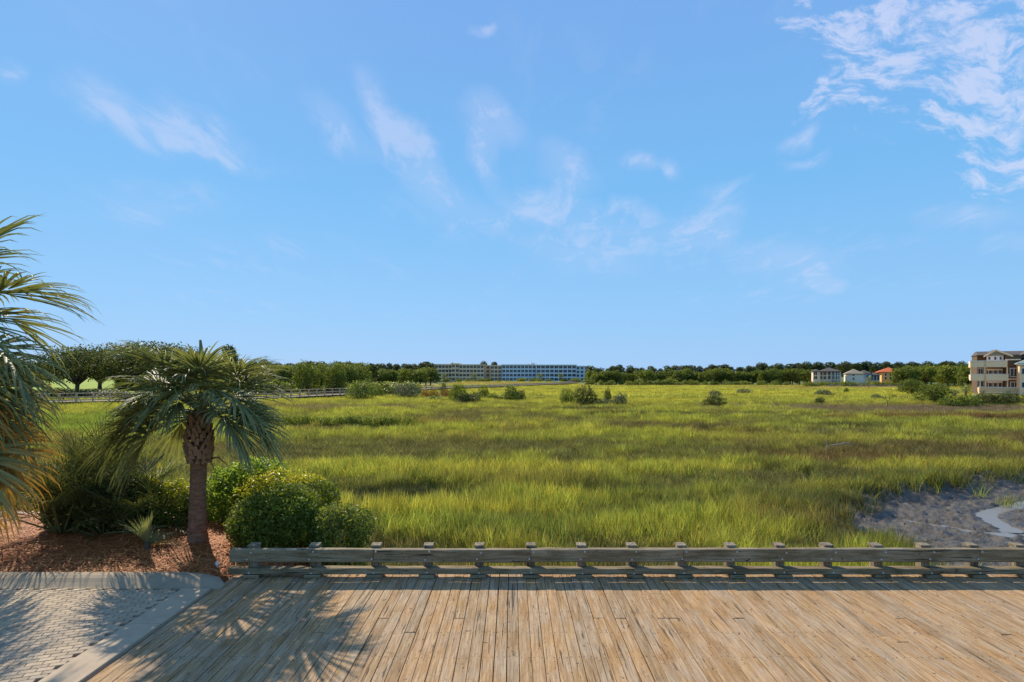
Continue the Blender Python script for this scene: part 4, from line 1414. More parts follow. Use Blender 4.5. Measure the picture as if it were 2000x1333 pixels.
def boots(parent, z0, z1, r, rng, rows=9, per=9, bulge=0.05, cx=0.0, size=1.0):
    for i in range(rows):
        t = i / (rows - 1)
        z = z0 + (z1 - z0) * t
        rr = r + bulge * math.sin(math.pi * min(1, t * 0.8 + 0.15))
        for j in range(per):
            a = 6.2832 * (j + 0.5 * (i % 2)) / per + rng.uniform(-.1, .1)
            s = rng.uniform(0.85, 1.2) * size
            obj('leaf_base', boot_me, None, parent, (cx + rr * math.cos(a), rr * math.sin(a), z + rng.uniform(-.02, .02)),
                (rng.uniform(-.15, .15), rng.uniform(-.25, .25), a + math.pi / 2 + rng.uniform(-.2, .2)), (s, s, s))


# ---- the cabbage palm beside the rail
rng = np.random.default_rng(42)
D1 = 10.4
b1 = at(386, 1064, D1)
palm = empty('palm_tree', (b1.x, b1.y, 0.08))
tag(palm, 'cabbage palm with a thick reddish brown trunk standing in the pine straw', 'palm tree')
ZC = 2.40
obj('trunk', trunk_mesh(2.2, 0.148, 0.128, (0.04, 0), seed=2), M_TRUNK, palm)
boots(palm, 1.50, 2.22, 0.118, rng, 10, 10, 0.062, 0.03, 0.82)
MB().tube([(0.03, 0, 2.1), (0.03, 0, 2.35), (0.03, 0, 2.55)], [0.15, 0.13, 0.06], 10).build('bud', M_DEAD, palm, smooth=True)
F1 = [(168, 40, 1.0, .92, .8), (152, 28, .95, .9, .9), (196, 20, 1.0, .95, 1.1), (190, -2, 1.05, 1.0, 1.15), (206, -8, 1.0, 1.0, 1.2), (226, 40, .9, .80, .95), (262, 56, .95, .75, .85),
      (290, 50, .95, .78, .8), (276, 44, .85, .70, 1.0), (314, 40, .95, .8, .95), (338, 30, 1.0, .9, 1.0), (350, 12, 1.05, .92, 1.05), (338, 6, 1.0, .88, 1.05),
      (14, 40, 1.05, .9, .85), (30, 24, .95, .9, 1.0), (62, 50, 1.0, .85, .8), (95, 36, .9, .85, 1.0), (120, 48, 1.0, .85, .8), (75, 10, .9, .9, 1.2), (135, 6, .95, .9, 1.2),
      (200, 10, 1.0, .95, 1.15), (8, 8, .95, .9, 1.05), (175, 12, 1.05, .95, 1.1), (240, 56, 1.0, .8, .7), (345, 50, 1.05, .85, .7), (180, 54, 1.05, .85, .6), (212, 14, .9, .85, 1.1), (328, 14, .95, .85, 1.1), (270, 34, .62, .66, 1.35), (246, 34, .75, .74, 1.1), (300, 64, .9, .8, .7), (216, 58, .95, .8, .8), (20, 58, 1.0, .8, .8)]
for (az, el, pe, bl, dr) in F1:
    z = ZC + 0.25 * math.sin(R(el)) - 0.05
    add_frond(palm, (0.04 + 0.08 * math.cos(R(az)), 0.08 * math.sin(R(az)), z), rng, az=az + rng.uniform(-6, 6), el=el + rng.uniform(-4, 4), pet=pe * rng.uniform(.60, .78), blade=bl * rng.uniform(1.0, 1.15), droop=dr,
              age=0.35 if el < -10 and rng.random() < 0.3 else 0.0)
# unopened spear leaf
sp = MB().tube([(0.05, 0, 2.4), (0.06, 0, 3.0), (0.08, 0, 3.4), (0.05, 0, 3.76)], [0.03, 0.035, 0.05, 0.02], 6)
sp.build('spear_leaf', M_FROND, palm, smooth=True)
for az, l in ((20, .32), (330, .30), (300, .24)):
    MB().tube([(0.03 + .15 * math.cos(R(az)), .15 * math.sin(R(az)), 1.55), (0.03 + (.15 + l * .5) * math.cos(R(az)), (.15 + l * .5) * math.sin(R(az)), 1.58), (0.03 + (.15 + l) * math.cos(R(az)), (.15 + l) * math.sin(R(az)), 1.42)], [0.022, 0.016, 0.006], 5).build('dead_stalk', M_DEAD, palm, smooth=True)

# ---- the big palm at the left edge, most of it outside the frame
rng = np.random.default_rng(77)
palm2 = empty('palm_tree', (-9.85, 9.2, 0.08))
tag(palm2, 'large palm at the left edge with long hanging fronds turning orange at the tips', 'palm tree')
obj('trunk', trunk_mesh(3.4, 0.20, 0.17, (0.05, 0), seed=5), M_TRUNK, palm2)
boots(palm2, 2.6, 3.55, 0.17, rng, 9, 9, 0.09, 0.03)
MB().tube([(0.03, 0, 3.4), (0.03, 0, 3.65), (0.03, 0, 3.85)], [0.18, 0.16, 0.06], 10).build('bud', M_DEAD, palm2, smooth=True)
F2 = [(352, 58, 1.15, 1.30, .55, 0), (330, 46, 1.15, 1.35, .7, 0), (10, 40, 1.1, 1.3, .75, 0), (300, 52, 1.1, 1.3, .8, 0), (342, 24, 1.15, 1.35, 1.1, 0), (316, 18, 1.1, 1.35, 1.25, 0), (286, 24, 1.05, 1.3, 1.3, 0),
      (4, 8, 1.15, 1.35, 1.3, 0), (334, 2, 1.2, 1.4, 1.5, .3), (306, -4, 1.1, 1.4, 1.6, .5), (350, -12, 1.2, 1.4, 1.6, .6), (326, -20, 1.2, 1.4, 1.6, .9), (296, -22, 1.1, 1.4, 1.7, .9), (16, -18, 1.1, 1.3, 1.5, .7),
      (340, -36, 1.15, 1.4, 1.5, 1.0), (312, -40, 1.1, 1.4, 1.6, 1.0), (278, -34, 1.05, 1.3, 1.6, .9), (338, -52, 1.3, 1.45, 1.4, 1.0), (318, -56, 1.3, 1.45, 1.4, 1.0), (352, -44, 1.35, 1.4, 1.4, .9), (345, -28, 1.4, 1.4, 1.5, .8), (342, -40, 1.9, 1.3, 1.3, .9), (328, -48, 1.8, 1.3, 1.3, 1.0), (358, -46, 1.9, 1.3, 1.3, 1.0), (335, -60, 2.1, 1.3, 1.2, 1.0), (310, -62, 1.9, 1.3, 1.2, 1.0), (40, 45, 1.1, 1.3, .9, 0), (75, 30, 1.1, 1.3, 1.0, 0), (110, 50, 1.1, 1.3, .9, 0),
      (150, 30, 1.1, 1.3, 1.1, 0), (190, 45, 1.1, 1.3, .9, 0), (220, 15, 1.1, 1.3, 1.2, 0), (255, 40, 1.1, 1.3, 1.0, 0), (60, -10, 1.1, 1.3, 1.3, .4), (240, -20, 1.1, 1.3, 1.5, .8), (130, -15, 1.1, 1.3, 1.4, .5), (180, -20, 1.1, 1.3, 1.5, .7)]
for (az, el, pe, bl, dr, ag) in F2:
    z = 3.65 + 0.3 * math.sin(R(el))
    add_frond(palm2, (0.05 + 0.1 * math.cos(R(az)), 0.1 * math.sin(R(az)), z), rng, az=az, el=el, pet=pe * rng.uniform(.9, 1.05), blade=bl * rng.uniform(.92, 1.05), droop=dr, nseg=38, wide=0.080, age=0.0 if el > -18 else min(1.0, ag))

# ---- palmettos and the small yucca-like plant between the palms
def clump(name, loc, n, el0, el1, pet, blade, droop, mat, label, seed, nseg=26, wide=0.03, age=0.0, azr=(0, 360), spread=100):
    rng = np.random.default_rng(seed)
    e = empty(name, loc)
    for i in range(n):
        az = azr[0] + (azr[1] - azr[0]) * ((i * 0.618) % 1.0)
        el = el0 + (el1 - el0) * (i + 0.5) / n
        add_frond(e, (0.06 * math.cos(R(az)), 0.06 * math.sin(R(az)), 0.02), rng, mat, None, az=az + rng.uniform(-10, 10), el=el + rng.uniform(-6, 6), pet=pet * rng.uniform(.75, 1.1), blade=blade * rng.uniform(.85, 1.1),
                  droop=droop * rng.uniform(.6, 1.2), nseg=nseg, steps=5, wide=wide, age=age if i < n * 0.3 else 0.0, spread=spread, tip_bend=0.4)
    return tag(e, label, 'palmetto')


p = at(205, 1060, 11.6)
clump('palmetto', (p.x, p.y, 0.12), 26, 25, 88, 1.15, 0.85, 0.35, M_FROND2, 'tall dark palmetto clump with upright fans behind the left palm', 5)
p = at(120, 1075, 10.9)
clump('palmetto', (p.x, p.y, 0.12), 16, 28, 85, 0.85, 0.7, 0.45, M_FROND2, 'dark palmetto clump half hidden by the hanging orange frond tips', 6)
p = at(275, 1050, 11.0)
clump('palmetto', (p.x, p.y, 0.12), 14, 10, 75, 0.65, 0.62, 0.6, M_FROND2, 'dark palmetto between the tall clump and the rounded shrub', 8)
rng = np.random.default_rng(9)
p = at(287, 1086, 9.95)
yuc = empty('yucca', (p.x, p.y, 0.10))
tag(yuc, 'small spiky yucca with recurved grey green blades in front of the dark shrubs', 'yucca')
for i in range(54):
    az, el = i * 137.5, 8 + 74 * ((i * 0.381) % 1.0)
    d = Vector((math.cos(R(az)) * math.cos(R(el)), math.sin(R(az)) * math.cos(R(el)), math.sin(R(el))))
    q = Vector((0.02 * math.cos(R(az)), 0.02 * math.sin(R(az)), 0.06 + 0.12 * math.sin(R(el))))
    L_ = rng.uniform(.42, .60)
    vs, fs = [], []
    for k in range(7):
        t = k / 6
        wdir = d.cross(UP).normalized()
        n2 = wdir.cross(d)
        wd = 0.036 * min(1, .5 + 2 * t) * (1 - t) ** 0.6
        vs += [tuple(q - wdir * wd * .5), tuple(q - n2 * wd * .25), tuple(q + wdir * wd * .5)]
        q = q + d * L_ / 6
        d = (d + Vector((0, 0, -1)) * (0.30 * t if el < 55 else 0.08 * t)).normalized()
    for k in range(6):
        for j in range(2):
            fs.append((3 * k + j, 3 * k + j + 1, 3 * k + 4 + j, 3 * k + 3 + j))
    obj('blade', np_mesh('blade', vs, quads=fs, attrs={'age': ('FLOAT', np.full(21, 0.7 if el < 14 else 0.0, dtype=np.float32))}), M_FROND, yuc)
MB().tube([(0, 0, -0.05), (0, 0, 0.14)], [0.06, 0.04], 8).build('stem', M_BARK, yuc, smooth=True)

# ------------------------------------------------------------------ boardwalk across the marsh
def boardwalk(name, pts, zdeck, label, post_gap, rail_h=1.05, width=2.0, pile=True, rails=True):
    e = empty(name, (pts[0][0], pts[0][1], zdeck))
    tag(e, label, 'boardwalk')
    ox, oy = pts[0]
    post_me = bevel_box('post', 0.15, 0.15, rail_h + 0.05, 0.01); post_me.materials.append(M_WALK)
    pile_me = MB().tube([(0, 0, 0), (0, 0, -1.6)], 0.14, 7).mesh('piling'); pile_me.materials.append(M_UNDER)
    for (x1, y1), (x2, y2) in zip(pts[:-1], pts[1:]):
        L = math.hypot(x2 - x1, y2 - y1); ang = math.atan2(y2 - y1, x2 - x1)
        M = Matrix.Translation((x1 - ox, y1 - oy, 0)) @ Matrix.Rotation(ang, 4, 'Z')
        MB().box(0, L, -width / 2, width / 2, -0.10, 0.0, M).build('deck', M_WALK, e)
        MB().box(0, L, -width / 2 + .2, width / 2 - .2, -0.34, -0.103, M).build('joist', M_UNDER, e)
        for s in (-1, 1):
            y = s * (width / 2 - 0.06)
            if rails:
                MB().box(0, L, y - .09, y + .09, rail_h + .051, rail_h + .10, M).build('handrail', M_WALK, e)
                MB().box(0, L, y - .03, y + .03, rail_h * .50, rail_h * .50 + .10, M).build('mid_rail', M_WALK, e)
                MB().box(0, L, y - .03, y + .03, .10, .19, M).build('lower_rail', M_WALK, e)
            n = max(1, int(L / post_gap))
            for k in range(n + 1):
                c = M @ Vector((L * k / n, y * 1.02, 0))
                if rails:
                    obj('post', post_me, None, e, c, (0, 0, ang))
                if k % 2 == 0 or not rails:
                    c2 = M @ Vector((L * k / n, y * .7, -0.12))
                    obj('piling', pile_me, None, e, c2)
    return e


boardwalk('boardwalk', [(-96, 76), (-66, 79), (-40.0, 96), (-30.5, 116)], -0.62, 'long wooden boardwalk with pale railings crossing the marsh behind the palms', 1.9)
boardwalk('boardwalk', [(-30.4, 119), (-22.5, 152), (0.0, 194), (29.5, 258)], -0.55, 'far low boardwalk on dark pilings running towards the blue apartments', 3.4, 0.55)
boardwalk('shore_walk', [((1560 - 1000) / F_PX * 212, 208), ((1765 - 1000) / F_PX * 196, 196)], -1.0, 'pale low walkway along the shore below the small houses', 4.0, 0.55, 1.6)

# ------------------------------------------------------------------ buildings
M_BEIGE = simple_mat('beige_stucco', (0.90, 0.66, 0.42), 0.9, 0.07, 0.6)
M_CREAM = simple_mat('cream_stucco', (0.82, 0.62, 0.44), 0.9, 0.07, 0.8)
M_BLUEW = simple_mat('blue_grey_stucco', (0.62, 0.72, 0.78), 0.9, 0.07, 0.5)
M_PALEB = simple_mat('pale_blue_siding', (0.55, 0.66, 0.74), 0.9, 0.05, 0.5)
M_WHITEH = simple_mat('white_stucco', (0.86, 0.76, 0.63), 0.9, 0.05, 0.8)
M_ORANGE = simple_mat('orange_stucco', (0.85, 0.45, 0.15), 0.9, 0.06, 0.8)
M_TILE = simple_mat('red_tile', (0.62, 0.14, 0.045), 0.8, 0.15, 2.0)
M_SHGREY = simple_mat('grey_shingle', (0.12, 0.10, 0.085), 0.9, 0.15, 2.0)
M_SHBRN = simple_mat('brown_shingle_roof', (0.30, 0.245, 0.17), 0.9, 0.15, 2.0)
M_SHAKE = simple_mat('brown_shake_wall', (0.135, 0.085, 0.052), 0.9, 0.25, 4.0)
M_TRIM = simple_mat('cream_trim', (0.95, 0.67, 0.42), 0.7, 0.06, 2.0)
M_TIMB = simple_mat('balcony_timber', (0.72, 0.48, 0.28), 0.75, 0.10, 2.0)
M_SAGE = simple_mat('sage_roof', (0.26, 0.30, 0.25), 0.8, 0.1, 2.0)
m, n, out = new_mat('window_glass')
principled(n, out, (0.025, 0.032, 0.04, 1), 0.12, 0.6)
M_GLASS = m

pane_cache = {}


def window(parent, x, y, z, w_, h_, frame=M_WHITE, fw=0.10, mull=1, face='front'):
    """a framed window standing 6 cm proud of the wall; faces -Y (front) or -X (left) or +X (right)"""
    key = (round(w_, 2), round(h_, 2), frame.name, mull)
    if key not in pane_cache:
        p = MB().box(-w_ / 2, w_ / 2, -0.03, 0.02, 0, h_).mesh('window')
        p.materials.append(M_GLASS)
        f = MB()
        f.box(-w_ / 2 - fw, -w_ / 2, -0.08, 0.02, -fw, h_ + fw).box(w_ / 2, w_ / 2 + fw, -0.08, 0.02, -fw, h_ + fw)
        f.box(-w_ / 2, w_ / 2, -0.08, 0.02, h_, h_ + fw).box(-w_ / 2, w_ / 2, -0.08, 0.02, -fw, 0)
        for k in range(mull):
            xm = -w_ / 2 + w_ * (k + 1) / (mull + 1)
            f.box(xm - fw * .35, xm + fw * .35, -0.07, 0.02, 0, h_)
        fm = f.mesh('frame'); fm.materials.append(frame)
        pane_cache[key] = (p, fm)
    p, fm = pane_cache[key]
    rz = {'front': 0, 'left': -math.pi / 2, 'right': math.pi / 2}[face]
    o = obj('window', p, None, parent, (x, y, z), (0, 0, rz))
    obj('frame', fm, None, o)
    return o


def hip_roof(x0, x1, y0, y1, z, h, over=0.5):
    x0 -= over; x1 += over; y0 -= over; y1 += over
    k = min(x1 - x0, y1 - y0) / 2
    if (x1 - x0) >= (y1 - y0):
        a, b = (x0 + k, (y0 + y1) / 2, z + h), (x1 - k, (y0 + y1) / 2, z + h)
    else:
        a, b = ((x0 + x1) / 2, y0 + k, z + h), ((x0 + x1) / 2, y1 - k, z + h)
    pts = [(x0, y0, z), (x1, y0, z), (x1, y1, z), (x0, y1, z), a, b, (x0, y0, z - .25), (x1, y0, z - .25), (x1, y1, z - .25), (x0, y1, z - .25)]
    if (x1 - x0) >= (y1 - y0):
        fs = [(0, 1, 5, 4), (1, 2, 5), (2, 3, 4, 5), (3, 0, 4)]
    else:
        fs = [(0, 1, 4), (1, 2, 5, 4), (2, 3, 5), (3, 0, 4, 5)]
    fs += [(6, 7, 1, 0), (7, 8, 2, 1), (8, 9, 3, 2), (9, 6, 0, 3), (9, 8, 7, 6)]
    return MB().poly(pts, fs)


# ---- the long apartment blocks, 365 m away
def block(e, x0, x1, y0, dep, z0, h, wall, floors, cols, win=(1.7, 1.5), trim=M_WHITE, side=0):
    wl = MB().box(x0, x1, y0, y0 + dep, z0, z0 + h).build('wall', wall, e)
    MB().box(x0 - .5, x1 + .5, y0 - .5, y0 + dep + .5, z0 + h + .003, z0 + h + .55).build('roof', trim, e)
    fh = h / floors
    for f in range(floors):
        MB().box(x0 - .02, x1 + .02, y0 - .12, y0 - .003, z0 + f * fh + fh - .22, z0 + f * fh + fh - .05).build('floor_band', trim, e)
        for k in range(cols):
            x = x0 + (x1 - x0) * (k + 0.5) / cols
            window(e, x, y0, z0 + f * fh + 0.75, win[0], win[1], trim, 0.10, 1)
        for k in range(side):
            window(e, x1 if side > 0 else x0, y0 + dep * (k + .5) / side, z0 + f * fh + .75, 1.5, 1.4, trim, .14, 1, 'right')


D = 365.0
S = D / F_PX
ap = empty('apartment_building', (0, D, 0))
tag(ap, 'long beige four storey apartment building on the far shore, left of the blue one', 'building')
zt = CAM_H + (HZ - 713) * S
Z0 = -1.3
def bx(px): return (px - 1000) * S
block(ap, bx(835), bx(882), 2, 14, Z0, zt - Z0, M_CREAM, 4, 7, trim=M_CREAM)
block(ap, bx(882.3), bx(897.5), -2, 16, Z0, zt - Z0 + .4, M_BEIGE, 4, 2, trim=M_BEIGE)
block(ap, bx(898), bx(946), -5, 18, Z0, zt - Z0 - .3, M_BEIGE, 4, 7, trim=M_BEIGE)
block(ap, bx(946.3), bx(958), 3, 12, Z0, zt - Z0 - .6, M_BEIGE, 4, 1, trim=M_BEIGE)
block(ap, bx(958.3), bx(979.5), -1, 14, Z0, zt - Z0 - .8, M_BEIGE, 4, 3, trim=M_BEIGE)
MB().box(bx(881), bx(883.5), 4, 6, zt + .6, zt + 1.9).build('stair_tower', M_CREAM, ap)
ab = empty('apartment_building', (0, D - 6, 0))
tag(ab, 'long blue grey four storey apartment building on the far shore', 'building')
S2 = (D - 6) / F_PX
block(ab, bx(980.5), bx(1046), 0, 16, Z0, zt - Z0 - .4, M_BLUEW, 4, 9, (1.8, 1.5))
block(ab, bx(1046.4), bx(1122), -4, 18, Z0, zt - Z0 - .6, M_BLUEW, 4, 9, (2.2, 1.6))
block(ab, bx(1122.4), bx(1146), -1, 14, Z0, zt - Z0 - 1.3, M_BLUEW, 4, 3, (1.5, 1.5))
MB().box(bx(1036), bx(1045), 5, 10, zt + .3, zt + 1.3).build('plant_room', M_WHITE, ab)

# ---- small houses on the shore, 245 m
D = 222.0
S = D / F_PX


def zpx(py, d=None):
    return CAM_H + (HZ - py) * (d or D) / F_PX


hb = empty('balcony_house', (0, D, 0))
tag(hb, 'pinkish beige three storey house with white framed balconies, leftmost small house', 'house')
MB().box(bx(1588), bx(1602), 0, 9, -1.5, zpx(727)).build('wall', M_CREAM, hb)
MB().box(bx(1602.2), bx(1624), 2, 11, -1.5, zpx(727)).build('wall', M_CREAM, hb)
MB().box(bx(1624.2), bx(1643), 3.2, 11, -1.5, zpx(727)).build('wall', M_CREAM, hb)
hip_roof(bx(1588), bx(1602), 0, 9, zpx(727) + .26, 0.9, .3).build('roof', M_SHGREY, hb)
hip_roof(bx(1602.2), bx(1643), 1.4, 11, zpx(727) + .30, 1.5, .4).build('roof', M_SHGREY, hb)
for f, py in enumerate((733, 741)):
    for px in (1591, 1594.5): window(hb, bx(px), 0, zpx(py), .6, 1.2, M_TRIM, .1, 0)
    window(hb, bx(1605), 2, zpx(py), .7, 1.2, M_TRIM, .1, 0)
    window(hb, bx(1612), 2, zpx(py), 1.1, 1.1, M_TRIM, .1, 1)
    window(hb, bx(1620.5), 2, zpx(py), .9, 1.3, M_TRIM, .1, 0)
    window(hb, bx(1629), 3.2, zpx(py), 1.3, 1.4, M_TRIM, .1, 1)
    window(hb, bx(1637.5), 3.2, zpx(py), 1.3, 1.4, M_TRIM, .1, 1)
for py in (734.5, 742.5):
    MB().box(bx(1624.2), bx(1643), 1.2, 3.19, zpx(py) - .2, zpx(py)).build('balcony', M_WHITE, hb)
    MB().box(bx(1624.2), bx(1643), 1.2, 1.28, zpx(py) + .7, zpx(py) + .8).build('balcony_rail', M_WHITE, hb)
for px in (1625, 1631, 1637, 1642.5):
    MB().box(bx(px) - .11, bx(px) + .11, 1.22, 1.44, -1.5, zpx(727)).build('column', M_WHITE, hb)

hw = empty('hip_roofed_house', (0, D, 0))
tag(hw, 'plain white walled house with brown hip roof between beige and pale blue houses', 'house')
MB().box(bx(1653), bx(1687), 0, 11, -1.5, zpx(731.5)).build('wall', M_WHITEH, hw)
hip_roof(bx(1653), bx(1687), 0, 11, zpx(731.5) + .26, 1.8, .4).build('roof', M_SHBRN, hw)
window(hw, bx(1667), 0, zpx(734.5), .6, .5, M_TRIM, .1, 0)
window(hw, bx(1667), 0, zpx(742), .7, .7, M_TRIM, .1, 0)

hp = empty('pale_blue_house', (0, D + 4, 0))
tag(hp, 'pale blue house with grey hip roof between the white and the orange houses', 'house')
MB().box(bx(1693), bx(1714), 0, 10, -1.5, zpx(731)).build('wall', M_PALEB, hp)
MB().box(bx(1714.2), bx(1733), 3, 10, -1.5, zpx(734)).build('wall', M_PALEB, hp)
hip_roof(bx(1692), bx(1714), 0, 10, zpx(731) + .26, 1.3, .4).build('roof', M_SHGREY, hp)
hip_roof(bx(1714.2), bx(1733), 3, 10, zpx(734) + .3, .9, .3).build('roof', M_SHGREY, hp)
for px in (1698, 1707): window(hp, bx(px), 0, zpx(738), .8, 1.0, M_WHITE, .1, 0)
for px in (1718, 1724, 1730):
    for py in (738, 743): window(hp, bx(px), 3, zpx(py), .8, .9, M_WHITE, .1, 0)

ho = empty('orange_house', (0, D + 12, 0))
tag(ho, 'orange house with a red tiled hip roof, rightmost small house', 'house')
DD = D + 12
def bo(px): return (px - 1000) * DD / F_PX
MB().box(bo(1722), bo(1744), 0, 11, -1.5, zpx(728, DD)).build('wall', M_ORANGE, ho)
MB().box(bo(1744.2), bo(1759), 2.6, 11, -1.5, zpx(728, DD)).build('wall', M_ORANGE, ho)
hip_roof(bo(1717), bo(1760), 0, 11, zpx(728, DD) + .26, 1.9, .5).build('roof', M_TILE, ho)
for py in (734.5, 741.5):
    window(ho, bo(1739.5), 0, zpx(py, DD), .8, 1.2, M_TRIM, .12, 0)
    window(ho, bo(1730), 0, zpx(py, DD), .7, 1.0, M_TRIM, .12, 0)
    window(ho, bo(1748), 2.6, zpx(py, DD), .9, 1.2, M_TRIM, .12, 0)
    window(ho, bo(1754.5), 2.6, zpx(py, DD), .9, 1.2, M_TRIM, .12, 0)
    MB().box(bo(1744.3), bo(1759), .9, 2.59, zpx(py + 1, DD) - .2, zpx(py + 1, DD)).build('balcony', M_TRIM, ho)
    MB().box(bo(1744.3), bo(1759), .9, .98, zpx(py + 1, DD) + .6, zpx(py + 1, DD) + .72).build('balcony_rail', M_TRIM, ho)
for px in (1745, 1752, 1758.5):
    MB().box(bo(px) - .12, bo(px) + .12, .92, 1.14, -1.5, zpx(728, DD)).build('column', M_TRIM, ho)

# ---- shingled house with balconies at the right edge, 118 m
D = 118.0
S = D / F_PX
hs = empty('shingled_house', (0, D, 0))
tag(hs, 'brown shingled house with three tiers of cream balconies at the right edge', 'house')
def zz(py): return zpx(py, 118.0)
ZG = -1.4
MB().box(bx(1912), bx(1929), 2.5, 12, ZG, zz(694)).build('wall', M_SHAKE, hs)
MB().box(bx(1929.2), bx(1962), 1.2, 12, ZG, zz(694)).build('wall', M_SHAKE, hs)
MB().box(bx(1962.2), bx(1990), 0.0, 12, ZG, zz(694.6)).build('wall', M_SHAKE, hs)
MB().box(bx(1990.2), bx(2075), 3.0, 14, ZG, zz(698)).build('wall', M_SHAKE, hs)
# main roof, ridge parallel to the front
rz0, rz1 = zz(694.5) + .1, zz(685)
MB().poly([(bx(1910), .4, rz0), (bx(2080), .4, rz0), (bx(2080), 13, rz0), (bx(1910), 13, rz0), (bx(1914), 5.5, rz1), (bx(2076), 5.5, rz1), (bx(1914), 7.5, rz1), (bx(2076), 7.5, rz1)],
          [(0, 1, 5, 4), (4, 5, 7, 6), (2, 3, 6, 7), (3, 0, 4, 6), (1, 2, 7, 5), (3, 2, 1, 0)]).build('roof', M_SHGREY, hs)


def gable(x0, x1, xp, zb, zp, y0, y1, mat_in, nm='gable'):
    g_ = MB().poly([(x0, y0 + .5, zb), (x1, y0 + .5, zb), (xp, y0 + .5, zp - .25), (x0, y1, zb), (x1, y1, zb), (xp, y1, zp - .25)], [(0, 1, 2), (5, 4, 3), (0, 3, 4, 1)]).build(nm, mat_in, hs)
    for (xa, xb, za, zb2) in ((x0 - .35, xp, zb - .18, zp), (xp, x1 + .35, zp, zb - .18)):
        MB().poly([(xa, y0, za), (xb, y0, zb2), (xb, y1, zb2), (xa, y1, za), (xa, y0, za + .12), (xb, y0, zb2 + .12), (xb, y1, zb2 + .12), (xa, y1, za + .12)],
                  [(3, 2, 1, 0), (4, 5, 6, 7), (0, 1, 5, 4), (1, 2, 6, 5), (2, 3, 7, 6), (3, 0, 4, 7)]).build('roof_slope', M_SHGREY, g_)
        MB().poly([(xa, y0 - .08, za - .22), (xb, y0 - .08, zb2 - .22), (xb, y0 - .003, zb2 - .22), (xa, y0 - .003, za - .22), (xa, y0 - .08, za + .13), (xb, y0 - .08, zb2 + .13), (xb, y0 - .003, zb2 + .13), (xa, y0 - .003, za + .13)],
                  [(3, 2, 1, 0), (4, 5, 6, 7), (0, 1, 5, 4), (1, 2, 6, 5), (2, 3, 7, 6), (3, 0, 4, 7)]).build('barge_board', M_TRIM, g_)


gable(bx(1925), bx(1973), bx(1945), zz(694.6), zz(684), -0.1, 6.5, M_SAGE)
gable(bx(1984), bx(2030), bx(2006), zz(697), zz(686), 0.6, 7.0, M_SHAKE)
MB().box(bx(1984.2), bx(1992.5), 2.6, 3.3, zz(692) , zz(690)).build('skylight', M_WHITE, hs)
# bay of three windows on the top floor
MB().box(bx(1928.6), bx(1960), 0.6, 1.19, zz(704.5), zz(695)).build('bay', M_WHITE, hs)
for px in (1933.5, 1944.5, 1954.5):
    window(hs, bx(px), 0.6, zz(703.2), .42, .62, M_WHITE, .09, 0)
for (pt, pb) in ((721.5, 730.5), (745.5, 756.0)):
    for px in (1936, 1945.5, 1954.5):
        window(hs, bx(px), 1.2, zz(pb), .62, .8, M_WHITE, .11, 0)
    MB().box(bx(1930), bx(1959.5), 1.02, 1.17, zz(pt) - .25, zz(pt) + .10).build('window_head', M_WHITE, hs)
    window(hs, bx(1919), 2.5, zz(pb), 1.0, 1.1, M_WHITE, .1, 1)
window(hs, bx(1978), 0.0, zz(735.5), 1.35, 1.60, M_WHITE, .14, 1)
window(hs, bx(1979), 0.0, zz(756.5), 1.35, 1.05, M_WHITE, .14, 1)
MB().box(bx(1962), bx(1990.3), -.12, -.003, zz(742), zz(739.5)).build('band', M_TRIM, hs)
MB().box(bx(1962), bx(1990.3), -.3, -.003, zz(704.5), zz(702)).build('eave_trim', M_TRIM, hs)
# balconies: floor, parapet, top rail, posts
for (xa, xb, pt, pb, mt) in ((1894, 1963, 704.6, 715.5, M_TRIM), (1894.5, 1965, 731, 741.5, M_TRIM), (1911, 1983, 756, 765.8, M_TIMB)):
    fl = MB().box(bx(xa), bx(xb), -2.2, -0.01 if xb > 1964 else 1.18, zz(pb) - .25, zz(pb)).build('balcony', M_TRIM, hs)
    k = 14
    MB().box(bx(xa), bx(xb), -2.2, -2.08, zz(pb) + .003, zz(pt + 1.2)).build('parapet', mt, fl)
    MB().box(bx(xa) - .05, bx(xb) + .05, -2.26, -2.02, zz(pt + 1.2) + .003, zz(pt)).build('top_rail', M_WHITE, fl)
    MB().box(bx(xa), bx(xa) + .12, -2.07, 1.0, zz(pb) + .003, zz(pt + 1.2)).build('parapet', mt, fl)
    MB().box(bx(1922) - .14, bx(1922) + .14, -2.29, -2.21, zz(pb) - .1, zz(pt - .5)).build('pilaster', M_TIMB, fl)
for px in (1895.5, 1922, 1963):
    MB().box(bx(px) - .12, bx(px) + .12, -2.0, -1.78, zz(731) , zz(715.5) - .26).build('column', M_TRIM, hs)
for px in (1913, 1922.5, 1963.5):
    MB().box(bx(px) - .12, bx(px) + .12, -2.0, -1.78, zz(756), zz(741.5) - .26).build('column', M_TRIM, hs)
MB().box(bx(1911), bx(1983), -1.6, -.02, ZG, zz(765.8) - .26).build('foundation', M_TIMB, hs)
# neighbour cut by the frame
hn = empty('cream_house', (0, D - 3, 0))
tag(hn, 'cream sided house with a sage green eave, cut off by the right edge', 'house')
MB().box(bx(1987.5), bx(2070), -2.5, 2.5, ZG, zz(713)).build('wall', M_TRIM, hn)
hip_roof(bx(1987.5), bx(2070), -2.5, 2.5, zz(712.5) + .2, 1.1, .6).build('roof', M_SAGE, hn)
MB().box(bx(1981.8), bx(2075), -3.14, -3.11, zz(714), zz(711.5)).build('fascia', M_WHITE, hn)
for py, h_ in ((731, 1.1), (756, 1.0)):
    for px in (1993.5, 2004, 2016): window(hn, bx(px), -2.5, zz(py), .5, h_, M_WHITE, .1, 0)


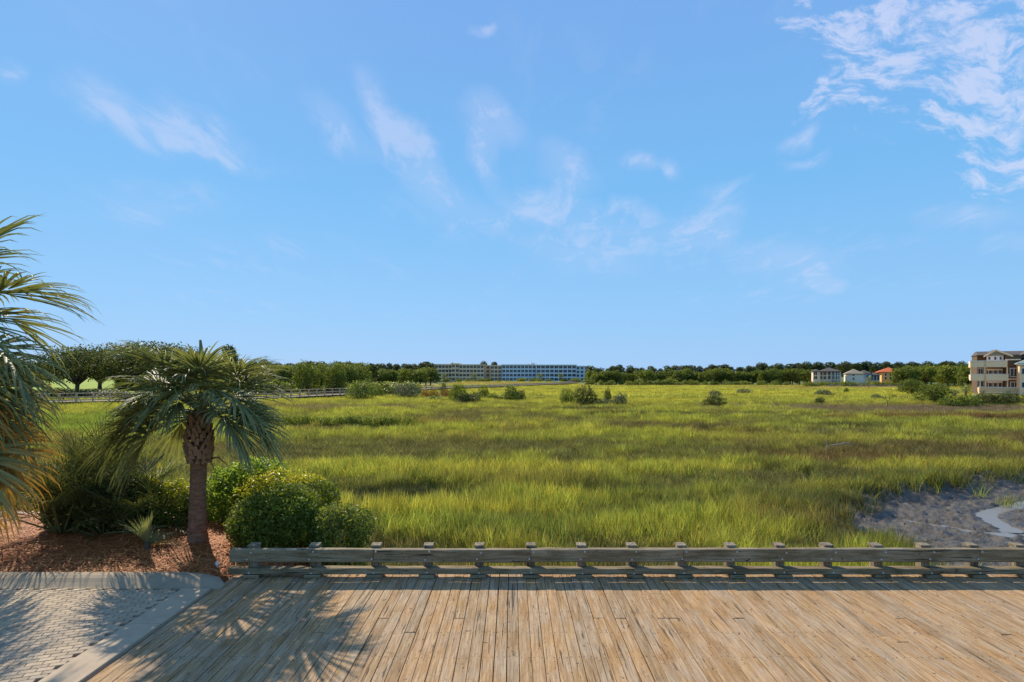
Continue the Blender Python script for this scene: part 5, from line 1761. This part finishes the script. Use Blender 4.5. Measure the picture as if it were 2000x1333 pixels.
def face(e, xc, deg, sx):
    """turn a house about its middle so that its front looks across the marsh"""
    y = e.location.y
    Rm = Matrix.Rotation(R(deg), 4, 'Z') @ Matrix.Diagonal((sx, 1, 1, 1))
    c = Rm @ Vector((xc, 0, 0))
    e.rotation_euler = (0, 0, R(deg))
    e.scale = (sx, 1, 1)
    e.location = (xc - c.x, y - c.y, 0)


face(hs, 101.0, -34, 0.80)
face(hn, 106.0, -34, 0.80)
hn.location.x -= 2.7
face(hb, (1615 - 1000) * 222 / F_PX, -24, 0.88)
face(hw, (1670 - 1000) * 222 / F_PX, -26, 0.86)
face(hp, (1712 - 1000) * 222 / F_PX, -26, 0.86)
face(ho, (1738 - 1000) * 234 / F_PX, -28, 0.85)
# white box on a post, plain post beside it
p = at(1965, 785, 100); q = at(1978.5, 785, 100)
bb = empty('post_box', (p.x, p.y, -1.55))
tag(bb, 'white box on a post on the bank before the shingled house', 'post box')
MB().box(-.07, .07, -.07, .07, 0, 0.75).build('post', M_WHITE, bb)
MB().box(-.26, .26, -.2, .2, .753, 1.15).build('box', M_WHITE, bb)
MB().poly([(-.32, -.26, 1.153), (.32, -.26, 1.153), (.32, .26, 1.153), (-.32, .26, 1.153), (0, -.26, 1.36), (0, .26, 1.36)], [(0, 1, 4), (2, 3, 5), (0, 4, 5, 3), (1, 2, 5, 4), (3, 2, 1, 0)]).build('lid', M_SHGREY, bb)
pw = MB().box(-.13, .13, -.13, .13, 0, 0.95).box(-.16, .16, -.16, .16, .953, 1.02).build('white_post', M_WHITE, None, (q.x, q.y, -1.55))
tag(pw, 'plain white capped post right of the white box on a post', 'post')
# low pale retaining wall behind the bushes
rw = MB().box(bx(1855), bx(1905), -6, -5.6, -1.6, -0.75).build('retaining_wall', M_WHITEH, None, (0, D, 0))
tag(rw, 'low pale wall glimpsed between bushes left of the shingled house', 'wall')

# ---- small palms near the houses
def small_palm(px, yb, yt, label, d, seed, group=None):
    rng = np.random.default_rng(seed)
    zb = MZ
    h = top_h(d, yt, zb)
    e = empty('palm_tree', ((px - 1000) / F_PX * d, d, zb))
    tag(e, label, 'palm tree', group)
    th_ = h * 0.62
    obj('trunk', trunk_mesh(th_, 0.20, 0.16, rings=8, k=8, seed=seed), M_TRUNK, e)
    for i in range(18):
        az = i * 137.5
        el = 75 - 100 * (i / 18)
        add_frond(e, (0, 0, th_), rng, M_FROND, None, az=az, el=el, pet=h * .16, blade=h * .26, droop=1.0, nseg=16, steps=4, wide=h * .022)


small_palm(1886, 785, 750, 'small palm in front of the left end of the shingled house', 108, 1)
small_palm(1865, 787, 757, 'low yellowish palm between the bright tree and the shingled house', 106, 2)
for i, px in enumerate((868, 925, 1055, 1095)):
    small_palm(px, 745, 727, ('small far palm before the left end of the beige apartments', 'small far palm before the middle of the beige apartments', 'small far palm left of the middle of the blue apartments', 'small far palm right of the middle of the blue apartments')[i], 335, 10 + i, 'far palms')
small_palm(1697, 752, 733, 'far palm between the white and the pale blue houses', 214, 21)

# ------------------------------------------------------------------ dead wood on the marsh
M_DRIFT = simple_mat('driftwood', (0.36, 0.30, 0.23), 0.85, 0.2, 9)
x, y = ground_at(1613, 885, -1.35)
dw = empty('dead_branch', (x, y, -1.35))
dw.scale = (0.7, 0.7, 0.8)
tag(dw, 'pale curved dead branch sticking up out of the marsh grass at the right', 'branch')
MB().tube([(0.15, 0, -.3), (.10, 0, .35), (.12, 0, .60), (0.02, 0, .82), (-.12, 0, .95)], [.07, .06, .05, .035, .015], 7).build('limb', M_DRIFT, dw, smooth=True)
MB().tube([(-.20, 0, .12), (.1, 0, .34), (.34, 0.05, .20)], [.03, .05, .03], 6).build('stub', M_DRIFT, dw, smooth=True)
x, y = ground_at(1645, 882, -1.25)
lg = MB().tube([(-.75, 0, .28), (-.3, .05, .33), (.2, .05, .42), (.55, .1, .40), (.8, .1, .25)], [.02, .03, .035, .03, .012], 7).build('driftwood_log', M_DRIFT, None, (x, y, -1.2), smooth=True)
tag(lg, 'pale driftwood log lying on the grass right of the dead branch', 'log')
x, y = ground_at(1733, 796, -1.4)
sn = empty('dead_tree', (x, y, -1.4))
tag(sn, 'small bare forked dead tree on the marsh before the shingled house', 'dead tree')
MB().tube([(0, 0, -.1), (.05, 0, .5), (.0, 0, .9)], [.06, .05, .04], 6).build('trunk', M_BARK, sn, smooth=True)
for pts in ([(0, 0, .85), (-.25, 0, 1.25), (-.5, 0, 1.45)], [(0, 0, .6), (.3, 0, 1.1), (.6, .1, 1.5), (.7, .1, 1.9)], [(.3, 0, 1.1), (.2, 0, 1.5), (.25, 0, 1.8)], [(-.25, 0, 1.25), (-.2, 0, 1.6)]):
    MB().tube(pts, [.035 - .008 * i for i in range(len(pts))], 5).build('branch', M_BARK, sn, smooth=True)
